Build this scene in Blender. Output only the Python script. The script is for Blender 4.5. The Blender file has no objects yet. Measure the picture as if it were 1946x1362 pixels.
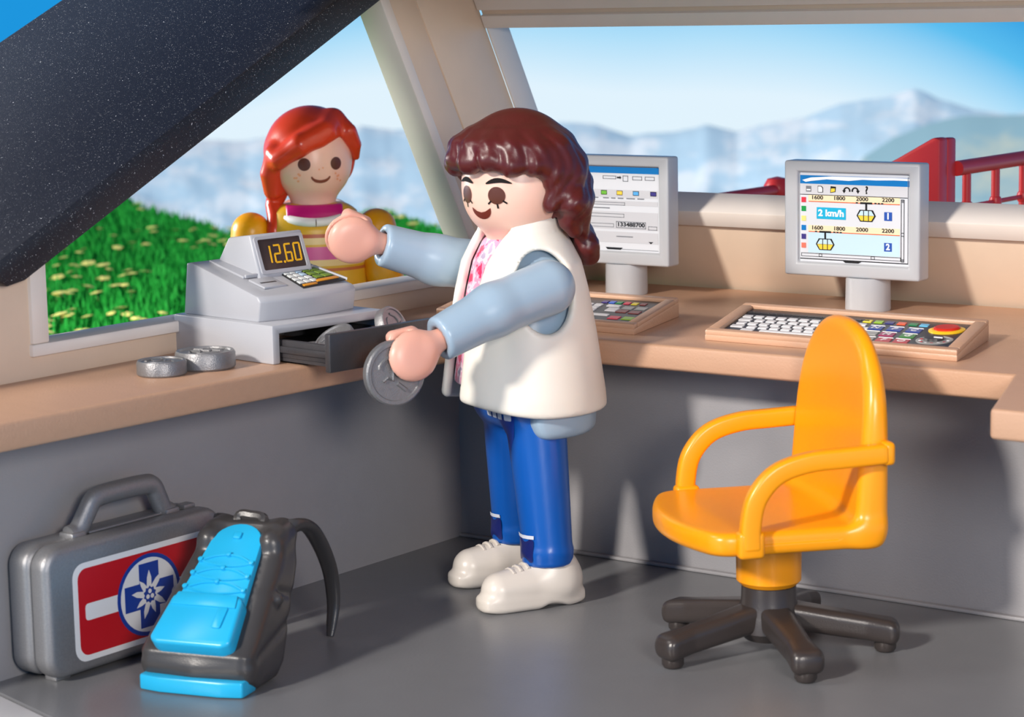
import bpy, bmesh, math, random
import numpy as np
from mathutils import Matrix, Vector

random.seed(7)
RNG = np.random.default_rng(7)
scene = bpy.context.scene
COL = scene.collection

# ------------------------------------------------------------------ camera
def make_camera():
    cd = bpy.data.cameras.new('camera')
    cam = bpy.data.objects.new('camera', cd)
    COL.objects.link(cam)
    yaw, pitch, roll = math.radians(36.803), math.radians(8.736), -0.02044
    F0 = Vector((-math.sin(yaw), math.cos(yaw), 0)); R0 = Vector((math.cos(yaw), math.sin(yaw), 0)); Z = Vector((0, 0, 1))
    F = F0 * math.cos(pitch) - Z * math.sin(pitch)
    U0 = Z * math.cos(pitch) + F0 * math.sin(pitch)
    R = R0 * math.cos(roll) + U0 * math.sin(roll)
    U = U0 * math.cos(roll) - R0 * math.sin(roll)
    m = Matrix((R, U, -F)).transposed().to_4x4()
    m.translation = (5.331, -6.786, 2.0)
    cam.matrix_world = m
    cd.sensor_fit = 'HORIZONTAL'
    cd.sensor_width = 36.0
    cd.lens = 36.0 * 4425.0 / 1946.0
    cd.clip_start = 0.1
    cd.clip_end = 5000
    cd.dof.use_dof = True
    cd.dof.focus_distance = 8.2
    cd.dof.aperture_fstop = 3.0
    scene.camera = cam
make_camera()

# ------------------------------------------------------------------ sky, sun, studio lamps, exposure
def make_world():
    w = bpy.data.worlds.new('sky'); scene.world = w; w.use_nodes = True
    nt = w.node_tree; nt.nodes.clear()
    N = nt.nodes.new; L = nt.links.new
    out = N('ShaderNodeOutputWorld'); bg = N('ShaderNodeBackground')
    tc = N('ShaderNodeTexCoord'); sep = N('ShaderNodeSeparateXYZ')
    L(tc.outputs['Generated'], sep.inputs[0])
    # pale haze low down, turning blue above; the band of haze is a little uneven
    nz = N('ShaderNodeTexNoise'); nz.inputs['Scale'].default_value = 4.0; nz.inputs['Detail'].default_value = 2.0
    L(tc.outputs['Generated'], nz.inputs['Vector'])
    ad = N('ShaderNodeMath'); ad.operation = 'MULTIPLY_ADD'; ad.inputs[1].default_value = 0.03; L(nz.outputs['Fac'], ad.inputs[0]); L(sep.outputs['Z'], ad.inputs[2])
    # the haze glows palest over the valley ahead and turns bluer to either side
    dt = N('ShaderNodeVectorMath'); dt.operation = 'DOT_PRODUCT'; dt.inputs[1].default_value = (-0.5767, 0.8137, -0.0737); L(tc.outputs['Generated'], dt.inputs[0])
    sd_ = N('ShaderNodeMapRange'); sd_.interpolation_type = 'SMOOTHSTEP'; sd_.inputs['From Min'].default_value = math.cos(math.radians(4.5)); sd_.inputs['From Max'].default_value = math.cos(math.radians(16)); sd_.inputs['To Max'].default_value = 0.085
    L(dt.outputs['Value'], sd_.inputs['Value'])
    ad2 = N('ShaderNodeMath'); ad2.operation = 'ADD'; L(ad.outputs[0], ad2.inputs[0]); L(sd_.outputs[0], ad2.inputs[1]); ad = ad2
    mr = N('ShaderNodeMapRange'); mr.inputs['From Min'].default_value = -0.12; mr.inputs['From Max'].default_value = 0.06
    L(ad.outputs[0], mr.inputs['Value'])
    cr = N('ShaderNodeValToRGB'); L(mr.outputs[0], cr.inputs[0])
    e = cr.color_ramp.elements
    def lin(c): return tuple(((v / 255.0) / 12.92 if v / 255.0 <= .04045 else ((v / 255.0 + .055) / 1.055) ** 2.4) for v in c) + (1,)
    e[0].position = 0.0; e[0].color = lin((176, 220, 242))
    e[1].position = 1.0; e[1].color = lin((30, 150, 222))
    for p, c in ((0.30, (196, 230, 248)), (0.44, (226, 243, 253)), (0.54, (225, 243, 254)), (0.66, (178, 224, 250)), (0.80, (92, 190, 240))):
        x = e.new(p); x.color = lin(c)
    # overhead the blue deepens towards the zenith; far below the haze lies dim land
    hi = N('ShaderNodeMapRange'); hi.interpolation_type = 'SMOOTHSTEP'; hi.inputs['From Min'].default_value = 0.03; hi.inputs['From Max'].default_value = 0.55; L(sep.outputs['Z'], hi.inputs['Value'])
    m1 = N('ShaderNodeMix'); m1.data_type = 'RGBA'; m1.inputs['B'].default_value = lin((32, 62, 104)); L(hi.outputs[0], m1.inputs['Factor']); L(cr.outputs[0], m1.inputs['A'])
    lo = N('ShaderNodeMapRange'); lo.interpolation_type = 'SMOOTHSTEP'; lo.inputs['From Min'].default_value = -0.15; lo.inputs['From Max'].default_value = -0.40; L(sep.outputs['Z'], lo.inputs['Value'])
    m2 = N('ShaderNodeMix'); m2.data_type = 'RGBA'; m2.inputs['B'].default_value = lin((104, 108, 92)); L(lo.outputs[0], m2.inputs['Factor']); L(m1.outputs['Result'], m2.inputs['A'])
    L(m2.outputs['Result'], bg.inputs[0]); bg.inputs[1].default_value = 1.0
    L(bg.outputs[0], out.inputs[0])
make_world()

def lamp_area(name, loc, target, size, power, color=(1, 1, 1), size_y=None):
    ld = bpy.data.lights.new(name, 'AREA'); ld.energy = power; ld.size = size; ld.color = color
    if size_y: ld.shape = 'RECTANGLE'; ld.size_y = size_y
    o = bpy.data.objects.new(name, ld); COL.objects.link(o); o.location = loc
    o.rotation_euler = (Vector(target) - Vector(loc)).to_track_quat('-Z', 'Y').to_euler()
    return o
sd = bpy.data.lights.new('sun', 'SUN'); sd.energy = 3.3; sd.angle = math.radians(5.5); sd.color = (1.0, 0.93, 0.85)
so = bpy.data.objects.new('sun', sd); COL.objects.link(so); so.location = (0, -6, 5)
so.rotation_euler = Vector((0.10, 1.0, -0.48)).to_track_quat('-Z', 'Y').to_euler()
lamp_area('fill_softbox', (7.0, -6.0, 2.9), (0.0, -0.7, 0.9), 1.6, 310, (1.0, 0.92, 0.85))
lamp_area('outdoor_softbox', (-6.0, -1.2, 2.4), (-1.0, 0.5, 1.3), 1.2, 520, (1.0, 0.95, 0.9))
lamp_area('top_softbox', (-2.0, -4.5, 5.5), (0.8, -0.8, 0.8), 1.6, 110, (1.0, 0.94, 0.88))
scene.view_settings.view_transform = 'Standard'
scene.view_settings.look = 'None'
scene.view_settings.exposure = 0.0
scene.view_settings.gamma = 1.0
scene.view_settings.use_curve_mapping = False

# ------------------------------------------------------------------ materials
def lin(c):
    return tuple(((v / 255.0) / 12.92 if v / 255.0 <= .04045 else ((v / 255.0 + .055) / 1.055) ** 2.4) for v in c)
MATS = {}
def plastic(name, rgb, rough=0.35, metallic=0.0, vary=0.06, scale=9.0, bump=0.0, bscale=260.0, sss=0.0, coat=0.0, spec=0.5):
    if name in MATS: return MATS[name]
    m = bpy.data.materials.new(name); m.use_nodes = True
    nt = m.node_tree; b = nt.nodes['Principled BSDF']; N = nt.nodes.new; L = nt.links.new
    c = lin(rgb)
    tc = N('ShaderNodeTexCoord')
    if vary > 0:
        nz = N('ShaderNodeTexNoise'); nz.inputs['Scale'].default_value = scale; nz.inputs['Detail'].default_value = 4
        L(tc.outputs['Object'], nz.inputs['Vector'])
        mx = N('ShaderNodeMix'); mx.data_type = 'RGBA'
        mx.inputs['A'].default_value = tuple(max(0, v * (1 - vary)) for v in c) + (1,)
        mx.inputs['B'].default_value = tuple(min(1, v * (1 + vary)) for v in c) + (1,)
        L(nz.outputs['Fac'], mx.inputs['Factor']); L(mx.outputs['Result'], b.inputs['Base Color'])
    else:
        b.inputs['Base Color'].default_value = c + (1,)
    b.inputs['Roughness'].default_value = rough
    b.inputs['Metallic'].default_value = metallic
    b.inputs['Specular IOR Level'].default_value = spec
    if sss > 0:
        b.inputs['Subsurface Weight'].default_value = sss
        b.inputs['Subsurface Radius'].default_value = (1.0, 0.45, 0.3)
        b.inputs['Subsurface Scale'].default_value = 0.03
    if coat > 0:
        b.inputs['Coat Weight'].default_value = coat; b.inputs['Coat Roughness'].default_value = 0.12
    if bump > 0:
        bz = N('ShaderNodeTexNoise'); bz.inputs['Scale'].default_value = bscale; bz.inputs['Detail'].default_value = 2
        L(tc.outputs['Object'], bz.inputs['Vector'])
        bp = N('ShaderNodeBump'); bp.inputs['Strength'].default_value = bump; bp.inputs['Distance'].default_value = 0.004
        L(bz.outputs['Fac'], bp.inputs['Height']); L(bp.outputs['Normal'], b.inputs['Normal'])
    MATS[name] = m
    return m

def wood_like(name, rgb):
    m = plastic(name, rgb, rough=0.42, vary=0.05, bump=0.25, bscale=120)
    nt = m.node_tree
    for n in nt.nodes:
        if n.type == 'TEX_NOISE' and n.inputs['Scale'].default_value < 20:
            mp = nt.nodes.new('ShaderNodeMapping'); mp.inputs['Scale'].default_value = (0.8, 3.5, 6.0)
            l = n.inputs['Vector'].links[0]; src = l.from_socket
            nt.links.new(src, mp.inputs['Vector']); nt.links.new(mp.outputs[0], n.inputs['Vector'])
    return m

def dusty_roof():
    m = plastic('roof_navy', (21, 24, 34), rough=0.45, vary=0.12, bump=0.3, bscale=300)
    nt = m.node_tree; N = nt.nodes.new; L = nt.links.new; b = nt.nodes['Principled BSDF']
    tc = N('ShaderNodeTexCoord')
    facs = []
    for sc, th, dens in ((28, 0.055, 0.45), (64, 0.09, 0.35), (140, 0.15, 0.4)):
        dw = N('ShaderNodeTexNoise'); dw.inputs['Scale'].default_value = sc * 1.3; L(tc.outputs['Object'], dw.inputs['Vector'])
        add = N('ShaderNodeVectorMath'); add.operation = 'MULTIPLY_ADD'; add.inputs[1].default_value = (0.02, 0.02, 0.02)
        L(dw.outputs['Color'], add.inputs[0]); L(tc.outputs['Object'], add.inputs[2])
        vo = N('ShaderNodeTexVoronoi'); vo.inputs['Scale'].default_value = sc; L(add.outputs[0], vo.inputs['Vector'])
        lt = N('ShaderNodeMath'); lt.operation = 'LESS_THAN'; lt.inputs[1].default_value = th; L(vo.outputs['Distance'], lt.inputs[0])
        sp = N('ShaderNodeSeparateXYZ'); L(vo.outputs['Color'], sp.inputs[0])
        g = N('ShaderNodeMath'); g.operation = 'GREATER_THAN'; g.inputs[1].default_value = dens; L(sp.outputs['X'], g.inputs[0])
        mu = N('ShaderNodeMath'); mu.operation = 'MULTIPLY'; L(lt.outputs[0], mu.inputs[0]); L(g.outputs[0], mu.inputs[1])
        m2 = N('ShaderNodeMath'); m2.operation = 'MULTIPLY'; L(mu.outputs[0], m2.inputs[0]); L(sp.outputs['Y'], m2.inputs[1])
        facs.append(m2)
    mxm = facs[0]
    for f in facs[1:]:
        m9 = N('ShaderNodeMath'); m9.operation = 'MAXIMUM'; L(mxm.outputs[0], m9.inputs[0]); L(f.outputs[0], m9.inputs[1]); mxm = m9
    old = b.inputs['Base Color'].links[0].from_socket
    mx = N('ShaderNodeMix'); mx.data_type = 'RGBA'; mx.inputs['B'].default_value = (0.85, 0.87, 0.9, 1)
    L(mxm.outputs[0], mx.inputs['Factor']); L(old, mx.inputs['A']); L(mx.outputs['Result'], b.inputs['Base Color'])
    return m

def zbands(name, base, bands, rough=0.35):
    """printed horizontal stripes: bands = [(z0, z1, rgb)] in object space"""
    m = plastic(name, base, rough=rough, vary=0.03)
    nt = m.node_tree; N = nt.nodes.new; L = nt.links.new; b = nt.nodes['Principled BSDF']
    tc = N('ShaderNodeTexCoord'); sp = N('ShaderNodeSeparateXYZ'); L(tc.outputs['Object'], sp.inputs[0])
    cur = b.inputs['Base Color'].links[0].from_socket
    for z0, z1, c in bands:
        a = N('ShaderNodeMath'); a.operation = 'COMPARE'; a.inputs[1].default_value = (z0 + z1) / 2; a.inputs[2].default_value = (z1 - z0) / 2
        L(sp.outputs['Z'], a.inputs[0])
        mx = N('ShaderNodeMix'); mx.data_type = 'RGBA'; mx.inputs['B'].default_value = lin(c) + (1,)
        L(a.outputs[0], mx.inputs['Factor']); L(cur, mx.inputs['A']); cur = mx.outputs['Result']
    L(cur, b.inputs['Base Color'])
    return m

def floral(name):
    m = plastic(name, (236, 150, 180), rough=0.4, vary=0.02)
    nt = m.node_tree; N = nt.nodes.new; L = nt.links.new; b = nt.nodes['Principled BSDF']
    tc = N('ShaderNodeTexCoord')
    nz = N('ShaderNodeTexNoise'); nz.inputs['Scale'].default_value = 22; L(tc.outputs['Object'], nz.inputs['Vector'])
    cr = N('ShaderNodeValToRGB'); cr.color_ramp.interpolation = 'CONSTANT'; e = cr.color_ramp.elements
    e[0].color = lin((222, 40, 96)) + (1,); e[1].position = 0.42; e[1].color = lin((240, 160, 190)) + (1,)
    x = e.new(0.53); x.color = lin((246, 214, 226)) + (1,); x = e.new(0.63); x.color = lin((190, 170, 196)) + (1,)
    L(nz.outputs['Fac'], cr.inputs[0]); L(cr.outputs[0], b.inputs['Base Color'])
    return m

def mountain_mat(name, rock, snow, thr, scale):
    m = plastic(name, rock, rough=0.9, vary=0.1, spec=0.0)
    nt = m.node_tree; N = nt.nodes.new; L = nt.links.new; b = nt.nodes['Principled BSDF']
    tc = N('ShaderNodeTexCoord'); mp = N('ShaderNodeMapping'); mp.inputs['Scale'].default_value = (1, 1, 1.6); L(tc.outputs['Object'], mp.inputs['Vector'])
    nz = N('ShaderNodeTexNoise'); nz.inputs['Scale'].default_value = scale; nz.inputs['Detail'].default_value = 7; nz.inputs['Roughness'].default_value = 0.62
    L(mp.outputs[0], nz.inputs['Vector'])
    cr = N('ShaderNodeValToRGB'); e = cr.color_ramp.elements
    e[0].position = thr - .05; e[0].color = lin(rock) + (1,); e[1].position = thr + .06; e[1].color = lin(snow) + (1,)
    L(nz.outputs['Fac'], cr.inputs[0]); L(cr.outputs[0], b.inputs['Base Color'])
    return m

M_floor = plastic('floor_grey', (120, 121, 124), rough=0.34, vary=0.05, bump=0.12, bscale=90)
M_lower = plastic('panel_grey', (153, 151, 153), rough=0.42, vary=0.04, bump=0.2, bscale=140)
M_cream = plastic('cream_plastic', (226, 202, 178), rough=0.42, vary=0.04, bump=0.08, bscale=60)
M_frame = plastic('pale_cream', (232, 222, 212), rough=0.4, vary=0.03)
M_wood = wood_like('tan_worktop', (194, 154, 126))
M_roof = dusty_roof()
M_white = plastic('white_print', (240, 240, 240), rough=0.4, vary=0.02)
M_black = plastic('black_print', (28, 27, 28), rough=0.4, vary=0.02)
M_grey = plastic('light_grey_plastic', (180, 181, 186), rough=0.36, vary=0.03, bump=0.06, bscale=200)
M_mon = plastic('monitor_grey', (182, 184, 188), rough=0.3, vary=0.02)
M_orange = plastic('chair_orange', (250, 158, 10), rough=0.3, vary=0.03, sss=0.12)
M_char = plastic('chair_black', (58, 52, 50), rough=0.3, vary=0.08, bump=0.1)
M_silver = plastic('silver_flake', (150, 150, 152), rough=0.36, metallic=0.55, vary=0.16, scale=160, bump=0.25, bscale=420)
M_dark = plastic('gunmetal', (70, 68, 70), rough=0.36, metallic=0.35, vary=0.12, scale=60, bump=0.2)
M_coin = plastic('coin_silver', (136, 135, 136), rough=0.38, metallic=0.5, vary=0.14, scale=70, bump=0.3)
M_skin = plastic('skin', (246, 200, 180), rough=0.34, vary=0.02, sss=0.15)
M_hand = plastic('hand_skin', (232, 172, 152), rough=0.36, vary=0.03, sss=0.12)
M_hair = plastic('hair_auburn', (84, 26, 26), rough=0.36, vary=0.18, scale=12, bump=0.1, bscale=90)
M_red = plastic('red', (200, 26, 38), rough=0.35, vary=0.03)
M_blue = plastic('emblem_blue', (30, 66, 160), rough=0.35, vary=0.03)
M_turq = plastic('turquoise', (36, 176, 224), rough=0.3, vary=0.04, sss=0.05)
M_pack = plastic('pack_charcoal', (64, 62, 62), rough=0.32, vary=0.1, bump=0.1)

# ------------------------------------------------------------------ object helpers
def link(name, mesh, mat=None, parent=None, smooth=True, angle=40):
    o = bpy.data.objects.new(name, mesh); COL.objects.link(o)
    if mat is not None and len(mesh.materials) == 0: mesh.materials.append(mat)
    if smooth and len(mesh.polygons):
        mesh.polygons.foreach_set('use_smooth', np.ones(len(mesh.polygons), dtype=bool))
        if angle: mesh.set_sharp_from_angle(angle=math.radians(angle))
    if parent is not None: o.parent = parent
    return o
def tag(o, label=None, cat=None, group=None, kind=None):
    if label: o['label'] = label
    if cat: o['category'] = cat
    if group: o['group'] = group
    if kind: o['kind'] = kind
    return o
def thing(name, label, cat, loc=(0, 0, 0), rotz=0.0, group=None):
    o = bpy.data.objects.new(name, None); COL.objects.link(o)
    o.location = loc; o.rotation_euler = (0, 0, rotz); o.empty_display_size = 0.1
    return tag(o, label, cat, group)
def struct(name, mesh, mat, label=None):
    o = link(name, mesh, mat); o['kind'] = 'structure'
    if label: o['label'] = label
    return o
def bm_mesh(bm, name='mesh'):
    bmesh.ops.recalc_face_normals(bm, faces=bm.faces[:])
    me = bpy.data.meshes.new(name); bm.to_mesh(me); bm.free(); return me
def pyd(verts, faces, name='mesh'):
    me = bpy.data.meshes.new(name); me.from_pydata([tuple(v) for v in verts], [], [tuple(f) for f in faces]); me.update(); return me
def bev(bm, r, seg=2, angle=30):
    if r <= 0: return
    bm.normal_update()
    es = [e for e in bm.edges if len(e.link_faces) == 2 and e.calc_face_angle(0) > math.radians(angle)]
    bmesh.ops.bevel(bm, geom=es, offset=r, segments=seg, affect='EDGES', profile=0.5, clamp_overlap=True)
def box_bm(lo, hi, bm=None):
    bm = bm or bmesh.new()
    x0, y0, z0 = lo; x1, y1, z1 = hi
    v = [bm.verts.new(p) for p in ((x0, y0, z0), (x1, y0, z0), (x1, y1, z0), (x0, y1, z0), (x0, y0, z1), (x1, y0, z1), (x1, y1, z1), (x0, y1, z1))]
    for f in ((3, 2, 1, 0), (4, 5, 6, 7), (0, 1, 5, 4), (1, 2, 6, 5), (2, 3, 7, 6), (3, 0, 4, 7)): bm.faces.new([v[i] for i in f])
    return bm
def box(lo, hi, r=0.0, seg=2):
    bm = box_bm(lo, hi); bev(bm, r, seg); return bm_mesh(bm)
def hexa(pts, r=0.0, seg=2):
    """8 corner points: bottom ring then top ring"""
    bm = bmesh.new(); v = [bm.verts.new(p) for p in pts]
    for f in ((3, 2, 1, 0), (4, 5, 6, 7), (0, 1, 5, 4), (1, 2, 6, 5), (2, 3, 7, 6), (3, 0, 4, 7)): bm.faces.new([v[i] for i in f])
    bev(bm, r, seg); return bm_mesh(bm)
def prism_bm(poly, lo, hi, axis='z', bm=None):
    bm = bm or bmesh.new()
    def P(a, b, c):
        return {'z': (a, b, c), 'x': (c, a, b), 'y': (a, c, b)}[axis]
    A = [bm.verts.new(P(a, b, lo)) for a, b in poly]; B = [bm.verts.new(P(a, b, hi)) for a, b in poly]
    n = len(poly)
    bm.faces.new(A[::-1]); bm.faces.new(B)
    for i in range(n): bm.faces.new((A[i], A[(i + 1) % n], B[(i + 1) % n], B[i]))
    return bm
def prism(poly, lo, hi, axis='z', r=0.0, seg=2, angle=30):
    bm = prism_bm(poly, lo, hi, axis); bmesh.ops.recalc_face_normals(bm, faces=bm.faces[:]); bev(bm, r, seg, angle); return bm_mesh(bm)
def rrect(x0, y0, x1, y1, r, n=5):
    out = []
    for cx, cy, a0 in ((x1 - r, y1 - r, 0), (x0 + r, y1 - r, 90), (x0 + r, y0 + r, 180), (x1 - r, y0 + r, 270)):
        for i in range(n + 1):
            a = math.radians(a0 + 90 * i / n); out.append((cx + r * math.cos(a), cy + r * math.sin(a)))
    return out
def circ(cx, cy, r, n=24, ry=None):
    ry = ry or r
    return [(cx + r * math.cos(2 * math.pi * i / n), cy + ry * math.sin(2 * math.pi * i / n)) for i in range(n)]
def lathe(prof, n=32, center=(0, 0)):
    bm = bmesh.new(); rings = []
    for r, z in prof:
        if r < 1e-6: rings.append([bm.verts.new((center[0], center[1], z))])
        else: rings.append([bm.verts.new((center[0] + r * math.cos(2 * math.pi * i / n), center[1] + r * math.sin(2 * math.pi * i / n), z)) for i in range(n)])
    for a, b in zip(rings[:-1], rings[1:]):
        for i in range(n):
            j = (i + 1) % n
            q = [a[i % len(a)], a[j % len(a)], b[j % len(b)], b[i % len(b)]]
            u = []
            for v in q:
                if v not in u: u.append(v)
            if len(u) >= 3: bm.faces.new(u)
    return bm_mesh(bm)
def tube(path, radii, n=10, flat=None, caps=True):
    """swept tube; radii scalar or list of r or (ru, rv)"""
    P = [Vector(p) for p in path]; bm = bmesh.new(); rings = []
    up = Vector((0, 0, 1)) if flat is None else Vector(flat)
    for i, p in enumerate(P):
        t = (P[min(i + 1, len(P) - 1)] - P[max(i - 1, 0)]).normalized()
        s = t.cross(up)
        if s.length < 1e-4: s = t.cross(Vector((1, 0, 0)))
        s.normalize(); u = s.cross(t)
        r = radii[i] if isinstance(radii, (list, tuple)) and not isinstance(radii, float) and len(radii) == len(P) else radii
        ra, rb = r if isinstance(r, tuple) else (r, r)
        rings.append([bm.verts.new(p + s * (ra * math.cos(2 * math.pi * k / n)) + u * (rb * math.sin(2 * math.pi * k / n))) for k in range(n)])
    for a, b in zip(rings[:-1], rings[1:]):
        for k in range(n): bm.faces.new((a[k], a[(k + 1) % n], b[(k + 1) % n], b[k]))
    if caps: bm.faces.new(rings[0][::-1]); bm.faces.new(rings[-1])
    return bm_mesh(bm)
def spline(pts, n=8):
    """Catmull-Rom through points"""
    P = [np.array(p, float) for p in pts]; P = [2 * P[0] - P[1]] + P + [2 * P[-1] - P[-2]]; out = []
    for i in range(1, len(P) - 2):
        for k in range(n):
            t = k / n
            out.append(tuple(0.5 * ((2 * P[i]) + (-P[i - 1] + P[i + 1]) * t + (2 * P[i - 1] - 5 * P[i] + 4 * P[i + 1] - P[i + 2]) * t * t + (-P[i - 1] + 3 * P[i] - 3 * P[i + 1] + P[i + 2]) * t ** 3)))
    out.append(tuple(P[-2])); return out
def text_mesh(s, size, depth=0.0008, bold=0.0, align='CENTER', sx=1.0):
    cu = bpy.data.curves.new('text', 'FONT'); cu.body = s; cu.size = size; cu.extrude = depth; cu.offset = bold
    cu.align_x = align; cu.align_y = 'CENTER'; cu.resolution_u = 3
    o = bpy.data.objects.new('text', cu); COL.objects.link(o)
    dg = bpy.context.evaluated_depsgraph_get(); dg.update()
    me = bpy.data.meshes.new_from_object(o.evaluated_get(dg))
    bpy.data.objects.remove(o); bpy.data.curves.remove(cu)
    me.materials.clear()
    if sx != 1.0: me.transform(Matrix.Diagonal((sx, 1, 1, 1)))
    return me
def merge(meshes):
    bm = bmesh.new()
    for m in meshes: bm.from_mesh(m)
    me = bpy.data.meshes.new('mesh'); bm.to_mesh(me); bm.free()
    for m in meshes: bpy.data.meshes.remove(m)
    return me
def frame_m(o, ex, ey):
    ex = Vector(ex).normalized(); ey = Vector(ey); ey = (ey - ex * ey.dot(ex)).normalized(); ez = ex.cross(ey)
    m = Matrix((ex, ey, ez)).transposed().to_4x4(); m.translation = Vector(o); return m

# ------------------------------------------------------------------ signed distance modelling (surface nets)
def S_sph(p, c, r): return np.sqrt((p[0] - c[0]) ** 2 + (p[1] - c[1]) ** 2 + (p[2] - c[2]) ** 2) - r
def S_ell(p, c, r):
    q = [(p[i] - c[i]) / r[i] for i in range(3)]
    k0 = np.sqrt(q[0] ** 2 + q[1] ** 2 + q[2] ** 2) + 1e-9
    k1 = np.sqrt((q[0] / r[0]) ** 2 + (q[1] / r[1]) ** 2 + (q[2] / r[2]) ** 2) + 1e-9
    return k0 * (k0 - 1) / k1
def S_cap(p, a, b, ra, rb=None):
    rb = ra if rb is None else rb
    d = [b[i] - a[i] for i in range(3)]; L2 = sum(v * v for v in d) + 1e-12
    t = np.clip(((p[0] - a[0]) * d[0] + (p[1] - a[1]) * d[1] + (p[2] - a[2]) * d[2]) / L2, 0, 1)
    return np.sqrt((p[0] - a[0] - t * d[0]) ** 2 + (p[1] - a[1] - t * d[1]) ** 2 + (p[2] - a[2] - t * d[2]) ** 2) - (ra + (rb - ra) * t)
def S_box(p, c, h, r=0.0):
    q = [np.abs(p[i] - c[i]) - (h[i] - r) for i in range(3)]
    out = np.sqrt(np.maximum(q[0], 0) ** 2 + np.maximum(q[1], 0) ** 2 + np.maximum(q[2], 0) ** 2)
    return out + np.minimum(np.maximum(np.maximum(q[0], q[1]), q[2]), 0) - r
def S_cyl(p, c, axis, r, hh, rd=0.0):
    i, j = [k for k in range(3) if k != axis]
    a = np.sqrt((p[i] - c[i]) ** 2 + (p[j] - c[j]) ** 2) - (r - rd); b = np.abs(p[axis] - c[axis]) - (hh - rd)
    return np.sqrt(np.maximum(a, 0) ** 2 + np.maximum(b, 0) ** 2) + np.minimum(np.maximum(a, b), 0) - rd
def smin(a, b, k):
    h = np.clip(0.5 + 0.5 * (b - a) / k, 0, 1); return b * (1 - h) + a * h - k * h * (1 - h)
def smax(a, b, k): return -smin(-a, -b, k)
def S_chain(p, pts, radii, k=0.0):
    d = None
    for i in range(len(pts) - 1):
        e = S_cap(p, pts[i], pts[i + 1], radii[i], radii[i + 1])
        d = e if d is None else np.minimum(d, e)
    return d
def S_poly(x, y, poly):
    """2D polygon distance"""
    n = len(poly); d = np.full_like(x, 1e9); s = np.ones_like(x)
    for i in range(n):
        ax, ay = poly[i]; bx, by = poly[i - 1]
        ex, ey = bx - ax, by - ay; wx, wy = x - ax, y - ay
        t = np.clip((wx * ex + wy * ey) / (ex * ex + ey * ey), 0, 1)
        d = np.minimum(d, (wx - ex * t) ** 2 + (wy - ey * t) ** 2)
        c1 = y >= ay; c2 = y < by; c3 = ex * wy > ey * wx
        flip = (c1 & c2 & c3) | (~c1 & ~c2 & ~c3)
        s = np.where(flip, -s, s)
    return s * np.sqrt(d)
def snet(fn, lo, hi, h, name='mesh', newton=2):
    lo = np.array(lo, float); hi = np.array(hi, float)
    n = np.ceil((hi - lo) / h).astype(int) + 1
    ax = [lo[i] + h * np.arange(n[i]) for i in range(3)]
    P = np.meshgrid(*ax, indexing='ij')
    V = fn(P)
    S = V < 0
    cnt = np.zeros(n - 1, dtype=np.int8)
    for i in (0, 1):
        for j in (0, 1):
            for k in (0, 1): cnt += S[i:n[0] - 1 + i, j:n[1] - 1 + j, k:n[2] - 1 + k]
    I = np.argwhere((cnt > 0) & (cnt < 8))
    idx = -np.ones(n - 1, dtype=np.int64); idx[I[:, 0], I[:, 1], I[:, 2]] = np.arange(len(I))
    acc = np.zeros((len(I), 3)); w = np.zeros(len(I))
    cs = [(i, j, k) for i in (0, 1) for j in (0, 1) for k in (0, 1)]
    for a in cs:
        for b in cs:
            if sum(abs(a[t] - b[t]) for t in range(3)) != 1 or a > b: continue
            va = V[I[:, 0] + a[0], I[:, 1] + a[1], I[:, 2] + a[2]]; vb = V[I[:, 0] + b[0], I[:, 1] + b[1], I[:, 2] + b[2]]
            m = (va < 0) != (vb < 0)
            t = np.where(m, va / np.where(m, va - vb, 1), 0)
            pt = np.array(a)[None, :] + t[:, None] * (np.array(b) - np.array(a))[None, :]
            acc += np.where(m[:, None], pt, 0); w += m
    verts = lo + (I + acc / w[:, None]) * h
    for _ in range(newton):
        e = h * 0.15; q = [verts[:, 0], verts[:, 1], verts[:, 2]]; f0 = fn(q)
        g = np.stack([fn([q[0] + (e if i == 0 else 0), q[1] + (e if i == 1 else 0), q[2] + (e if i == 2 else 0)]) - f0 for i in range(3)], 1) / e
        st = -(f0 / np.maximum((g ** 2).sum(1), 0.05))[:, None] * g
        ln = np.linalg.norm(st, axis=1, keepdims=True); st *= np.minimum(1, 0.45 * h / np.maximum(ln, 1e-9))
        verts = verts + st
    faces = []
    for d in range(3):
        e1, e2 = [(1, 2), (2, 0), (0, 1)][d]
        sl0 = [slice(None)] * 3; sl1 = [slice(None)] * 3
        sl0[d] = slice(0, n[d] - 1); sl1[d] = slice(1, n[d])
        A = S[tuple(sl0)]; B = S[tuple(sl1)]
        E = np.argwhere(A != B)
        ok = (E[:, e1] > 0) & (E[:, e2] > 0) & (E[:, e1] < n[e1] - 1) & (E[:, e2] < n[e2] - 1); E = E[ok]
        ins = A[E[:, 0], E[:, 1], E[:, 2]]
        def cell(o1, o2):
            c = E.copy(); c[:, e1] -= o1; c[:, e2] -= o2
            return idx[c[:, 0], c[:, 1], c[:, 2]]
        q = np.stack([cell(1, 1), cell(0, 1), cell(0, 0), cell(1, 0)], 1)
        q[~ins] = q[~ins][:, ::-1]
        faces.append(q)
    F = np.concatenate(faces); F = F[(F >= 0).all(1)]
    me = bpy.data.meshes.new(name)
    me.vertices.add(len(verts)); me.vertices.foreach_set('co', verts.ravel())
    me.loops.add(F.size); me.loops.foreach_set('vertex_index', F.ravel())
    me.polygons.add(len(F)); me.polygons.foreach_set('loop_start', np.arange(0, F.size, 4)); me.polygons.foreach_set('loop_total', np.full(len(F), 4))
    me.update(); me.validate(); return me
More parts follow.
